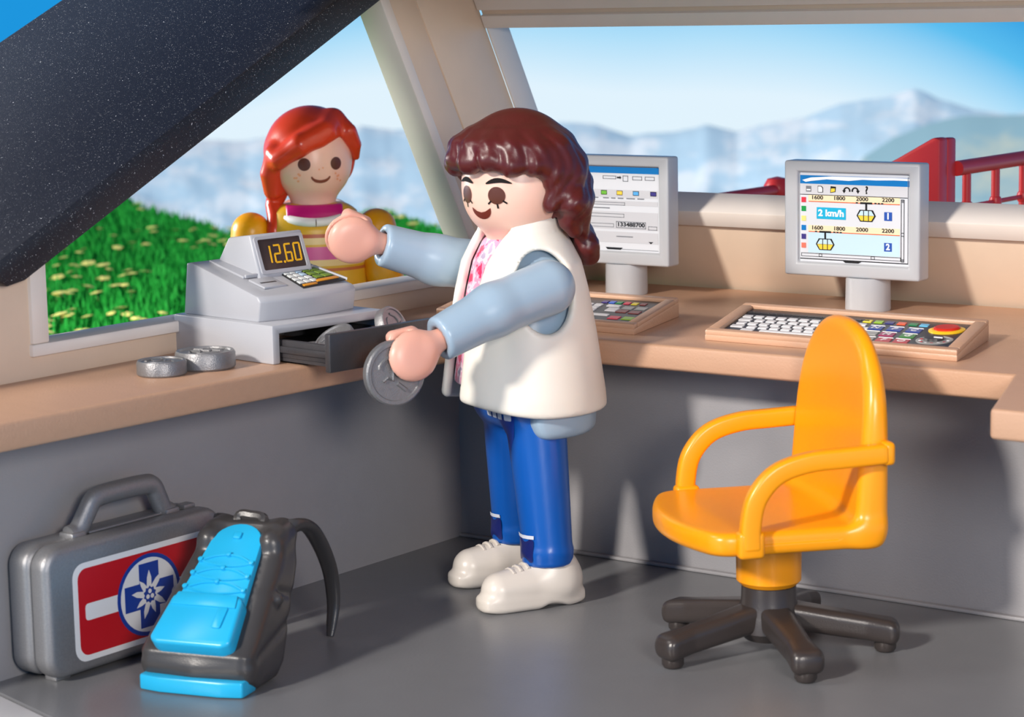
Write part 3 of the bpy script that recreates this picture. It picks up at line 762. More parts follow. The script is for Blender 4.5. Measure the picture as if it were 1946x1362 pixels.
        for k, (v, ug, num, sp) in enumerate(((0.29, 0.612, '1', True), (0.63, 0.235, '2', False))):
            flat('scale_band', rect(0.075, v - 0.04, 0.915, v + 0.03), CR, 1)
            for s, u in (('1600', 0.16), ('1800', 0.365), ('2000', 0.575), ('2200', 0.81)): words('altitude', s, u, v - 0.012, 0.045, K, 0.0003, 3, 1.25)
            flat('cable', rect(0.08, v + 0.028, 0.915, v + 0.037), OR, 2)
            if k: flat('lower_panel', rect(0.075, v + 0.038, 0.915, 0.90), PB, 1)
            # gondola car on its hanger
            g = v + 0.045
            flat('cable_clamp', rect(ug - 0.055, v + 0.02, ug + 0.055, v + 0.04), K, 3)
            for du in (-0.085, 0.085, 0.115, 0.145): flat('cable_clamp', rect(ug + du - 0.01, v + 0.022, ug + du + 0.01, v + 0.036), K, 3)
            flat('gondola_hanger', rect(ug - 0.008, g - 0.01, ug + 0.008, g + 0.07), K, 3)
            flat('gondola', [(ug - 0.055, g + 0.19), (ug + 0.055, g + 0.19), (ug + 0.087, g + 0.125), (ug + 0.06, g + 0.06), (ug - 0.06, g + 0.06), (ug - 0.087, g + 0.125)], K, 3)
            for a, b, c, d in ((-0.048, -0.026, -0.074, -0.026), (-0.018, 0.018, -0.018, 0.018), (0.026, 0.048, 0.026, 0.074)):
                flat('gondola_window', [(ug + c, g + 0.122), (ug + d, g + 0.122), (ug + b, g + 0.07), (ug + a, g + 0.07)], PB, 4)
                flat('gondola_panel', [(ug + a, g + 0.18), (ug + b, g + 0.18), (ug + d, g + 0.125), (ug + c, g + 0.125)], YE, 4)
            flat('number_tile', rect(0.775, g + 0.075, 0.845, g + 0.17), NB, 2); words('number', num, 0.81, g + 0.122, 0.07, WH, 0.0012, 3)
        flat('speed_tile', rect(0.155, 0.385, 0.425, 0.515), CY, 2); words('speed', '2 km/h', 0.29, 0.45, 0.075, WH, 0.0012, 3, 1.15)
        outline('scroll_bar', 0.925, 0.265, 0.955, 0.955, K, 0.005); outline('scroll_thumb', 0.925, 0.63, 0.955, 0.67, K, 0.005); flat('scroll_button', rect(0.929, 0.275, 0.951, 0.3), GY, 2); flat('scroll_button', rect(0.929, 0.92, 0.951, 0.945), GY, 2)
        outline('scroll_bar', 0.01, 0.905, 0.925, 0.945, K, 0.004); outline('scroll_thumb', 0.175, 0.908, 0.205, 0.942, K, 0.004); outline('scroll_thumb', 0.655, 0.908, 0.69, 0.942, K, 0.004)
        flat('lower_edge', rect(0, 0.965, 0.99, 0.975), K, 2); flat('screen_tab', [(0.42, 0.995), (0.54, 0.995), (0.57, 0.976), (0.4, 0.976)], K, 3); flat('right_edge', rect(0.985, 0.02, 0.99, 0.965), GY, 2)
    else:
        flat('title_bar', rect(0, 0.0, 1, 0.075), BL, 1)
        LG = C('panel_grey', (198, 199, 204))
        for v0, v1 in ((0.27, 0.36), (0.4, 0.455), (0.53, 0.74), (0.77, 0.9)): flat('form_panel', rect(0.02, v0, 0.98, v1), LG, 1)
        for r in ((0.05, 0.1, 0.28, 0.15), (0.41, 0.105, 0.55, 0.145), (0.72, 0.105, 0.82, 0.15), (0.85, 0.105, 0.95, 0.15), (0.25, 0.42, 0.64, 0.455), (0.25, 0.555, 0.63, 0.6), (0.25, 0.675, 0.52, 0.72), (0.88, 0.69, 0.97, 0.735), (0.62, 0.1, 0.675, 0.17)): outline('form_field', *r, GY, 0.005)
        flat('arrow', [(0.56, 0.135), (0.59, 0.135), (0.59, 0.145), (0.605, 0.125), (0.59, 0.105), (0.59, 0.115), (0.56, 0.115)], K, 2)
        for u, c in ((0.17, RD), (0.42, C('button_green', (110, 180, 60))), (0.585, YE), (0.755, C('button_sky', (90, 168, 226))), (0.935, PU)):
            outline('colour_button', u - 0.032, 0.28, u + 0.032, 0.335, GY, 0.005, 1); flat('colour_button', rect(u - 0.027, 0.287, u + 0.027, 0.328), c, 2)
        for u0, u1 in ((0.41, 0.47), (0.495, 0.54), (0.565, 0.625), (0.655, 0.745), (0.77, 0.84), (0.2, 0.36)): flat('text_line', rect(u0, 0.365, u1, 0.377), GY, 2)
        flat('text_line', rect(0.3, 0.485, 0.48, 0.497), GY, 2); flat('text_line', rect(0.545, 0.82, 0.72, 0.832), GY, 2); flat('text_line', rect(0.1, 0.82, 0.3, 0.832), GY, 2)
        outline('number_field', 0.545, 0.645, 0.855, 0.725, GY, 0.006); words('ticket_number', '133488700', 0.70, 0.683, 0.05, K, 0.0006, 3, 1.3)
        flat('down_arrow', [(0.905, 0.9), (0.93, 0.875), (0.88, 0.875)], K, 2)
        flat('screen_tab', [(0.45, 0.985), (0.59, 0.985), (0.61, 0.96), (0.43, 0.96)], K, 2); flat('lower_edge', rect(0.6, 0.975, 0.98, 0.98), GY, 2)
    return t
up_thing(build_monitor('computer_monitor', 'light grey monitor showing a cable car diagram with 2 km/h', (1.472, 0.468, 0.9), 'lift'))
up_thing(build_monitor('computer_monitor', 'light grey monitor showing a ticket form, behind the brown-haired figure', (0.462, 0.452, 0.9), 'form'))

# ================================================================== keyboard consoles
def console(label, fl, fr, bl, br, items):
    """corner points (x, y) front left, front right, back left, back right on the worktop"""
    zw = 0.9; t = thing('keyboard_console', label, 'console', (fl[0], fl[1], zw))
    L = lambda p, z: (p[0] - fl[0], p[1] - fl[1], z)
    zf, zb = 0.020, 0.052
    cor = [fl, fr, br, bl]; zz = [zf, zf, zb, zb]
    link('base', hexa([L(p, 0) for p in cor] + [L(p, z) for p, z in zip(cor, zz)], 0.004), M_wood, t)
    # raised rim
    def lerp(u, v):
        a = np.array(fl) * (1 - u) + np.array(fr) * u; b = np.array(bl) * (1 - u) + np.array(br) * u; p = a * (1 - v) + b * v
        return np.array((p[0] - fl[0], p[1] - fl[1], zf + (zb - zf) * v))
    Wd = np.hypot(fr[0] - fl[0], fr[1] - fl[1]); e = 0.042 / Wd; ev = 0.085
    up = np.array((0, 0, 0.016)); dn = np.array((0, 0, -0.003))
    for (u0, v0, u1, v1) in ((0, 0, 1, ev), (0, 1 - ev, 1, 1), (0, ev, e, 1 - ev), (1 - e, ev, 1, 1 - ev)):
        q = [lerp(u0, v0), lerp(u1, v0), lerp(u1, v1), lerp(u0, v1)]
        link('rim', hexa([tuple(p + dn) for p in q] + [tuple(p + up) for p in q], 0.006), M_wood, t)
    pan = [lerp(e, ev), lerp(1 - e, ev), lerp(1 - e, 1 - ev), lerp(e, 1 - ev)]
    panel = link('control_panel', hexa([tuple(p) for p in pan] + [tuple(p + np.array((0, 0, 0.003))) for p in pan]), plastic('panel_black', (36, 34, 36), rough=0.35, vary=0.05), t)
    slope = (zb - zf) / (bl[1] - fl[1])
    def surf(x, y): return zf + slope * (y - fl[1]) + 0.003
    shear = (bl[0] - fl[0]) / (bl[1] - fl[1])
    def keymesh(w, d, h=0.004, r=0.0015):
        me = hexa([(-w / 2 - shear * d / 2, -d / 2, -0.001), (w / 2 - shear * d / 2, -d / 2, -0.001), (w / 2 + shear * d / 2, d / 2, -0.001), (-w / 2 + shear * d / 2, d / 2, -0.001),
                     (-w / 2 - shear * d / 2, -d / 2, h), (w / 2 - shear * d / 2, -d / 2, h), (w / 2 + shear * d / 2, d / 2, h), (-w / 2 + shear * d / 2, d / 2, h)], r, 1)
        return me
    cache = {}
    tilt = math.atan(slope)
    def place(name, me, x, y, mat, dz=0.0, parent=None):
        key = (id(me), mat.name)
        if key not in cache:
            c = me.copy(); c.materials.clear(); c.materials.append(mat); cache[key] = c
        o = bpy.data.objects.new(name, cache[key]); COL.objects.link(o); o.parent = parent or panel
        o.location = (x - fl[0], y - fl[1], surf(x, y) + dz); o.rotation_euler = (tilt, 0, 0); return o
    items(place, keymesh, shear)
    return t
P_key = plastic('key_white', (226, 224, 226), rough=0.4, vary=0.02)
P_fn = plastic('key_black', (48, 46, 48), rough=0.4, vary=0.02)
KC = dict(yellow=(228, 208, 50), lime=(142, 186, 40), navy=(44, 46, 112), orange=(226, 84, 44), green=(24, 120, 70), sky=(96, 182, 222), blue=(40, 62, 140), magenta=(150, 40, 86), leaf=(52, 120, 50), red=(176, 44, 56), brown=(120, 50, 50), grey=(150, 150, 148), crimson=(206, 50, 76), purple=(60, 44, 120), azure=(44, 92, 190))
KM = {k: plastic('key_' + k, v, rough=0.35, vary=0.02) for k, v in KC.items()}
SH = np.array((-0.083, 0.117))
def keys_right(place, km, shear):
    k = km(0.033, 0.030); f = km(0.026, 0.016, 0.003)
    wide = km(0.046, 0.030)
    for r, (y, xs) in enumerate(((-0.279, 1.443), (-0.329, 1.463), (-0.378, 1.478), (-0.425, 1.49))):
        for c in range(11):
            me, x = k, xs + c * 0.0425
            if c == 0 and r % 2 == 1: me = wide
            place('key', me, x + SH[0] + (0.012 if r % 2 == 1 and c else 0), y + SH[1], P_key)
    for c in range(16): place('function_key', f, 1.415 + c * 0.029 + SH[0], -0.215 + SH[1], P_fn)
    place('key', wide, 1.553 + SH[0], -0.470 + SH[1], P_key); place('space_bar', km(0.27, 0.024), 1.735 + SH[0], -0.468 + SH[1], P_key)
    b = km(0.031, 0.034, 0.003)
    for x, c in ((1.859, 'yellow'), (1.899, 'lime'), (1.939, 'navy'), (1.981, 'orange'), (2.023, 'green'), (2.061, 'sky')): place('colour_button', b, x + SH[0], -0.22 + SH[1], KM[c])
    b = km(0.052, 0.05, 0.003)
    for ch, x, y, c in (('N', 1.932, -0.305, 'blue'), ('P', 1.999, -0.303, 'blue'), ('C', 2.067, -0.304, 'blue'), ('M', 2.013, -0.382, 'magenta'), ('G', 2.085, -0.382, 'leaf'), ('F', 2.041, -0.460, 'red'), ('O', 2.101, -0.459, 'red'), ('', 1.953, -0.382, 'grey'), ('', 1.98, -0.460, 'grey')):
        o = place('letter_button', b, x + SH[0], y + SH[1], KM[c])
        bar = place('button_line', km(0.052, 0.006, 0.003), x + SH[0] - shear * -0.033, y + SH[1] + 0.033, P_key)
        if ch:
            me = text_mesh(ch, 0.036, 0.0004, 0.0004); place('letter', me, x + SH[0], y + SH[1], P_key, 0.0036)
    ring = lathe([(0, -0.001), (0.058, -0.001), (0.058, 0.004), (0.048, 0.007), (0, 0.007)], 32); cap = lathe([(0, 0.006), (0.042, 0.006), (0.042, 0.011), (0.037, 0.014), (0, 0.014)], 32)
    place('stop_button_ring', ring, 2.163 + SH[0], -0.268 + SH[1], plastic('ring_yellow', (236, 190, 30), rough=0.35)); place('stop_button', cap, 2.163 + SH[0], -0.268 + SH[1], plastic('stop_red', (196, 40, 20), rough=0.35))
    dial = lathe([(0, -0.001), (0.058, -0.001), (0.058, 0.003), (0.052, 0.004), (0.05, 0.002), (0, 0.002)], 32); knob = lathe([(0, 0.001), (0.032, 0.001), (0.030, 0.010), (0, 0.011)], 24)
    place('dial_ring', dial, 2.192 + SH[0], -0.413 + SH[1], KM['grey']); place('dial_knob', knob, 2.188 + SH[0], -0.408 + SH[1], P_fn)
    place('dial_pointer', km(0.03, 0.008, 0.003, 0.001), 2.205 + SH[0], -0.413 + SH[1], P_key, 0.010)
    for k in range(9):
        a = math.radians(150 + k * 27); place('dial_mark', km(0.010, 0.009, 0.0015, 0.0005), 2.192 + SH[0] + 0.045 * math.cos(a), -0.413 + SH[1] + 0.045 * math.sin(a), KM['red'] if k % 2 else P_key, 0.002)
def keys_left(place, km, shear):
    k = km(0.030, 0.028); wide = km(0.055, 0.028)
    S2 = SH
    for r, (y, xe) in enumerate(((-0.270, 0.875), (-0.309, 0.885), (-0.345, 0.898), (-0.38, 0.905))):
        for c in range(10): place('key', k, xe - 0.022 - (c + 0.5) * 0.039 + S2[0], y + S2[1], P_key)
        if r == 0: place('key', wide, 0.898 + S2[0], y + S2[1], P_key)
    place('enter_key', km(0.045, 0.05), 0.93 + S2[0], -0.328 + S2[1], P_key); place('space_bar', km(0.075, 0.024), 0.935 + S2[0], -0.413 + S2[1], P_key)
    place('key', wide, 0.86 + S2[0], -0.443 + S2[1], P_key)
    b = km(0.025, 0.032, 0.003)
    for x, c in ((0.826, 'purple'), (0.856, 'azure'), (0.885, 'green'), (0.918, 'crimson'), (0.95, 'yellow'), (0.985, 'brown')): place('colour_button', b, x + S2[0], -0.215 + S2[1], KM[c])
    b = km(0.044, 0.042, 0.003)
    for x, y, c in ((0.968, -0.286, 'grey'), (1.02, -0.282, 'grey'), (0.98, -0.34, 'brown'), (1.035, -0.345, 'brown'), (1.015, -0.442, 'crimson'), (1.069, -0.438, 'lime')): place('colour_button', b, x + S2[0], y + S2[1], KM[c])
up_thing(console('tan keyboard console with red stop button behind the orange chair', (1.362, -0.437), (2.262, -0.452), (1.252, 0.0), (2.155, -0.005), keys_right))
up_thing(console('tan keyboard console of small keys below the ticket-form monitor', (0.25, -0.437), (1.098, -0.452), (0.14, 0.0), (0.985, 0.0), keys_left))

# ================================================================== cash register
def build_register():
    t = thing('cash_register', 'light grey cash register with open drawer showing 12.60', 'cash register', (0.283, -1.237, 0.905), math.radians(-7))
    bm = prism_bm([(-0.265, -0.0048), (-0.235, -0.0048), (-0.235, 0.09), (0.18, 0.09), (0.18, -0.0048), (0.21, -0.0048), (0.21, 0.118), (-0.265, 0.118)], -0.262, 0.226, 'x')
    bmesh.ops.recalc_face_normals(bm, faces=bm.faces[:]); bev(bm, 0.006, 2)
    link('base', bm_mesh(bm), M_grey, t)
    link('base_back', box((-0.262, -0.236, 0.0), (-0.24, 0.181, 0.091)), M_grey, t)
    # sloping housing, its front slightly bowed
    ys = np.linspace(-0.24, 0.165, 13); prof = [(-0.238, 0.1175), (0.13, 0.1175), (0.142, 0.182), (0.13, 0.198), (-0.19, 0.286), (-0.215, 0.283)]
    bm = bmesh.new(); R = []
    for y in ys:
        s = (y - ys[0]) / (ys[-1] - ys[0]); bow = 0.03 * (1 - (2 * s - 1) ** 2)
        R.append([bm.verts.new((x + (bow if i in (1, 2, 3) else 0), y, z)) for i, (x, z) in enumerate(prof)])
    k = len(prof)
    for a, b in zip(R[:-1], R[1:]):
        for i in range(k): bm.faces.new((a[i], a[(i + 1) % k], b[(i + 1) % k], b[i]))
    bm.faces.new(R[0][::-1]); bm.faces.new(R[-1]); bmesh.ops.recalc_face_normals(bm, faces=bm.faces[:]); bev(bm, 0.005, 2, 25)
    link('housing', bm_mesh(bm), M_grey, t)
    # display hood
    hood = [(-0.185, -0.145, 0.265), (0.012, -0.125, 0.225), (0.012, 0.105, 0.225), (-0.185, 0.125, 0.265), (-0.135, -0.130, 0.360), (-0.040, -0.118, 0.372), (-0.040, 0.098, 0.372), (-0.135, 0.11, 0.360)]
    link('display_hood', hexa(hood, 0.006), M_grey, t)
    a = Vector((0.012, 0, 0.225)); b = Vector((-0.040, 0, 0.372)); e = (b - a).normalized()
    M = frame_m(a, (0, 1, 0), e)
    fr = bmesh.new(); O = rrect(-0.112, 0.022, 0.092, 0.146, 0.01); I = rrect(-0.1, 0.034, 0.08, 0.136, 0.006)
    vo = [fr.verts.new((p[0], p[1], 0.006)) for p in O]; vi = [fr.verts.new((p[0], p[1], 0.006)) for p in I]; vb = [fr.verts.new((p[0], p[1], 0.0015)) for p in I]; vl = [fr.verts.new((p[0], p[1], -0.004)) for p in O]
    for i in range(len(O)):
        j = (i + 1) % len(O); fr.faces.new((vo[i], vo[j], vi[j], vi[i])); fr.faces.new((vi[i], vi[j], vb[j], vb[i])); fr.faces.new((vo[j], vo[i], vl[i], vl[j]))
    me = bm_mesh(fr); me.transform(M); link('display_frame', me, M_grey, t)
    me = prism(rrect(-0.1, 0.034, 0.08, 0.136, 0.006), 0.0005, 0.0025); me.transform(M); sc = link('display_screen', me, plastic('display_brown', (62, 54, 54), rough=0.25), t)
    # digits as seven-segment strokes
    amber = plastic('amber_digit', (252, 190, 30), rough=0.4, vary=0.0)
    SEG = {'a': ((0, 2), (1, 2)), 'b': ((1, 2), (1, 1)), 'c': ((1, 1), (1, 0)), 'd': ((0, 0), (1, 0)), 'e': ((0, 1), (0, 0)), 'f': ((0, 2), (0, 1)), 'g': ((0, 1), (1, 1))}
    DIG = {'1': 'bc', '2': 'abged', '6': 'afgedc', '0': 'abcdef'}
    def digit(ch, x, w=0.024, h=0.028, y0=0.057):
        ms = []
        for s in DIG[ch]:
            (ax, ay), (bx, by) = SEG[s]; L_, R_ = ribbon([(x + ax * w + ay * 0.002, y0 + ay * h), (x + bx * w + by * 0.002, y0 + by * h)], 0.0030)
            ms.append(prism(L_ + R_[::-1], 0.0026, 0.0036))
        m = merge(ms); m.transform(M); link('digit', m, amber, sc, smooth=False)
    digit('1', -0.083); digit('2', -0.042); digit('6', 0.004); digit('0', 0.042)
    m = prism(circ(-0.006, 0.056, 0.0045, 10), 0.0026, 0.0036); m.transform(M); link('decimal_point', m, amber, sc, smooth=False)
    # keypad on the slope
    a = Vector((0.147, 0, 0.2035)); b = Vector((-0.19, 0, 0.2885)); e = (b - a).normalized(); nrm = Vector((0, 1, 0)).cross(e)
    S0 = frame_m(a, (0, 1, 0), e)
    def onslope(nm, poly, lo, hi, mat, parent, r=0.0):
        m = prism(poly, lo, hi, r=r); m.transform(S0); return link(nm, m, mat, parent)
    pad = onslope('keypad', [(-0.05, 0.015), (0.148, 0.036), (0.128, 0.172), (-0.028, 0.16)], -0.002, 0.0025, M_black, t)
    onslope('keypad_rim', [(0.126, 0.18), (0.136, 0.172), (0.156, 0.036), (0.15, 0.03)], -0.002, 0.008, M_grey, t, 0.002)
    onslope('keypad_rim', [(-0.034, 0.168), (-0.030, 0.161), (0.128, 0.173), (0.126, 0.182)], -0.002, 0.008, M_grey, t, 0.002)
    def q(u, v):   # keypad u right, v from top
        tl, tr, br, bl = np.array((-0.028, 0.16)), np.array((0.128, 0.172)), np.array((0.148, 0.036)), np.array((-0.05, 0.015))
        return tuple((tl * (1 - u) + tr * u) * (1 - v) + (bl * (1 - u) + br * u) * v)
    def key(nm, u0, v0, u1, v1, mat): onslope(nm, [q(u0, v1), q(u1, v1), q(u1, v0), q(u0, v0)], 0.001, 0.0055, mat, pad, 0.001)
    kw = plastic('register_key_white', (222, 226, 224), rough=0.4); kg = plastic('register_key_green', (116, 142, 52), rough=0.4); ko = plastic('register_key_orange', (224, 150, 40), rough=0.4); kb = plastic('register_key_blue', (178, 204, 224), rough=0.4)
    for r in range(4):
        v0 = 0.05 + r * 0.2
        for c in range(3): key('key', 0.03 + c * 0.16, v0, 0.16 + c * 0.16, v0 + 0.15, kb if (c == 2 and r < 2) else kw)
    for r in range(3):
        for c in range(2): key('key', 0.54 + c * 0.22, 0.05 + r * 0.22, 0.73 + c * 0.22, 0.22 + r * 0.22, kg)
    key('key', 0.04, 0.87, 0.36, 0.96, ko); key('key', 0.42, 0.74, 0.95, 0.86, ko)
    # receipt printer strip with slot
    onslope('receipt_cover', [(-0.178, 0.16), (-0.085, 0.16), (-0.085, 0.335), (-0.178, 0.335)], -0.004, 0.004, M_grey, t, 0.002)
    onslope('receipt_lip', [(-0.172, 0.155), (-0.088, 0.155), (-0.088, 0.165), (-0.172, 0.165)], -0.002, 0.010, M_grey, t, 0.002)
    onslope('card_slot', [(-0.178, 0.055), (-0.085, 0.055), (-0.085, 0.135), (-0.178, 0.135)], -0.004, 0.003, M_grey, t, 0.0015)
    onslope('slot_gap', [(-0.165, 0.088), (-0.10, 0.088), (-0.10, 0.096), (-0.165, 0.096)], 0.001, 0.0035, M_dark, t)
    # drawer pulled out
    d = link('drawer', box((-0.1, -0.225, 0.004), (0.464, 0.17, 0.014)), M_dark, t)
    link('drawer_front', box((0.462, -0.262, -0.006), (0.486, 0.208, 0.112), 0.004), M_dark, d)
    link('drawer_side', box((-0.1, -0.226, 0.014), (0.463, -0.208, 0.07), 0.003), M_dark, d)
    link('drawer_side', box((-0.1, 0.152, 0.014), (0.463, 0.17, 0.07), 0.003), M_dark, d)
    link('drawer_rail', box((0.2, -0.236, 0.03), (0.463, -0.226, 0.052), 0.004), M_dark, d)
    return t
REG = up_thing(build_register())

# ================================================================== coins
def coin_mesh(r, h):
    return lathe([(0, 0), (r * 0.93, 0), (r, h * 0.12), (r, h * 0.85), (r * 0.95, h), (r * 0.85, h), (r * 0.82, h * 0.90), (0, h * 0.90)], 40)
def coin(label, r, h, mat4, seed, group=None):
    t = thing('toy_coin', label, 'coin', group=group); t.matrix_world = mat4
    rs = random.Random(seed)
    link('disc', coin_mesh(r, h), M_coin, t)
    # relief: jagged mountain outline and a value stroke
    ms = []
    pts = [(-0.62 * r, -0.1 * r)]
    while pts[-1][0] < 0.5 * r: pts.append((pts[-1][0] + rs.uniform(.12, .22) * r, rs.uniform(-.25, .4) * r))
    ms.append(tube([(x, y, h * 0.90) for x, y in pts], [r * 0.06] * len(pts), 8))
    a = [(0.45 * r * math.cos(u), -0.35 * r + 0.2 * r * math.sin(u), h * 0.90) for u in np.linspace(math.pi, 2 * math.pi, 8)]
    ms.append(tube(a, [r * 0.05] * 8, 6)); ms.append(tube([(-0.1 * r, 0.62 * r, h * .9), (0.08 * r, 0.3 * r, h * .9)], r * 0.07, 6))
    link('relief', merge(ms), M_coin, t); return t
def TR(loc, rx=0, ry=0, rz=0): return Matrix.Translation(loc) @ Matrix.Rotation(rz, 4, 'Z') @ Matrix.Rotation(ry, 4, 'Y') @ Matrix.Rotation(rx, 4, 'X')
G = 'loose toy coins'
coin('smaller thick grey coin lying on the worktop, left of the larger one', 0.076, 0.046, UPM @ TR((0.30, -1.835, 0.9), rz=0.6), 1, G)
coin('larger thick grey coin lying on the worktop beside the cash register', 0.093, 0.056, UPM @ TR((0.325, -1.672, 0.9), rz=1.2), 2, G)
RM = UPM @ Matrix.Translation((0.283, -1.237, 0.905)) @ Matrix.Rotation(math.radians(-7), 4, 'Z')
coin('grey coin tilted up in the open drawer, nearest its left side', 0.068, 0.036, RM @ TR((0.36, -0.115, 0.050), rx=0.5, ry=-0.35, rz=0.4), 3, G)
coin('grey coin lying half under the tilted one in the drawer', 0.062, 0.036, RM @ TR((0.29, -0.13, 0.016), rx=0.0, ry=0.0), 4, G)
coin('grey coin standing on edge at the right end of the open drawer', 0.066, 0.036, RM @ TR((0.37, 0.085, 0.079), ry=1.15, rx=0.0, rz=0.25), 5, G)

# ================================================================== first aid case
def build_case():
    t = thing('first_aid_case', 'silver first aid case with red mountain rescue sticker against the left wall', 'case', (0.1, -1.825, 0))
    prof = rrect(-0.412, 0.012, 0.345, 0.418, 0.068, 7)
    for nm, a, b in (('back_shell', -0.09, 0.005), ('front_shell', 0.007, 0.085)):
        link(nm, prism(prof, a, b, 'x', 0.024, 3, 50), M_silver, t)
    for y in (-0.33, 0.28):
        link('foot', box((0.0, y - 0.03, 0.0), (0.05, y + 0.03, 0.016), 0.004), M_silver, t)
    path = spline([(0, -0.235, 0.418), (0, -0.20, 0.428), (0, -0.165, 0.47), (0, -0.13, 0.512), (0, -0.08, 0.522), (0, 0.07, 0.522), (0, 0.12, 0.512), (0, 0.145, 0.47), (0, 0.165, 0.428), (0, 0.19, 0.414)], 5)
    h = link('handle', tube(path, [(0.033, 0.027)] * len(path), 14, flat=(1, 0, 0)), M_silver, t)
    link('handle_foot', box((-0.032, -0.25, 0.408), (0.032, -0.19, 0.432), 0.008), M_silver, h)
    link('handle_foot', box((-0.032, 0.15, 0.408), (0.032, 0.21, 0.432), 0.008), M_silver, h)
    link('hinge_strip', box((-0.012, -0.17, 0.415), (0.02, 0.14, 0.423), 0.003), M_silver, t)
    link('latch', box((-0.02, 0.24, 0.412), (0.02, 0.29, 0.428), 0.004), M_silver, t)
    # sticker, layer on layer of print
    X0 = 0.0852
    def lay(nm, poly, n, mat, parent): return link(nm, prism(poly, X0 + 0.0006 * n, X0 + 0.0006 * n + 0.0006, 'x'), mat, parent, smooth=False)
    st = lay('sticker', rrect(-0.308, 0.047, 0.308, 0.352, 0.045, 6), 0, M_white, t)
    lay('red_field', rrect(-0.288, 0.065, 0.288, 0.334, 0.035, 6), 1, M_red, st)
    lay('white_bar', rrect(-0.262, 0.172, 0.262, 0.224, 0.012), 2, M_white, st)
    cy, cz = 0.005, 0.197
    lay('emblem_ring', circ(cy, cz, 0.136, 40, 0.13), 3, M_blue, st); lay('emblem_disc', circ(cy, cz, 0.122, 40, 0.117), 4, M_white, st)
    a, b = 0.042, 0.105
    lay('emblem_cross', [(cy + x, cz + z * 0.97) for x, z in ((-a, -b), (a, -b), (a, -a), (b, -a), (b, a), (a, a), (a, b), (-a, b), (-a, a), (-b, a), (-b, -a), (-a, -a))], 5, M_blue, st)
    star = []
    for k in range(9):
        an = math.pi / 2 + 2 * math.pi * k / 9; ro = 0.078 if k % 2 == 0 else 0.066
        for da, r in ((-0.30, 0.030), (-0.16, ro * 0.72), (0, ro), (0.16, ro * 0.72)): star.append((cy + r * math.cos(an + da), cz + r * math.sin(an + da)))
    lay('edelweiss', star, 6, M_white, st)
    gear = [(cy + (0.028 if k % 2 else 0.022) * math.cos(2 * math.pi * k / 20), cz + (0.028 if k % 2 else 0.022) * math.sin(2 * math.pi * k / 20)) for k in range(20)]
    lay('edelweiss_centre', gear, 7, M_blue, st)
    for k in range(3):
        an = math.radians(90 + 120 * k); lay('edelweiss_dot', circ(cy + 0.011 * math.cos(an), cz + 0.011 * math.sin(an), 0.0075, 10), 8, M_white, st)
build_case()

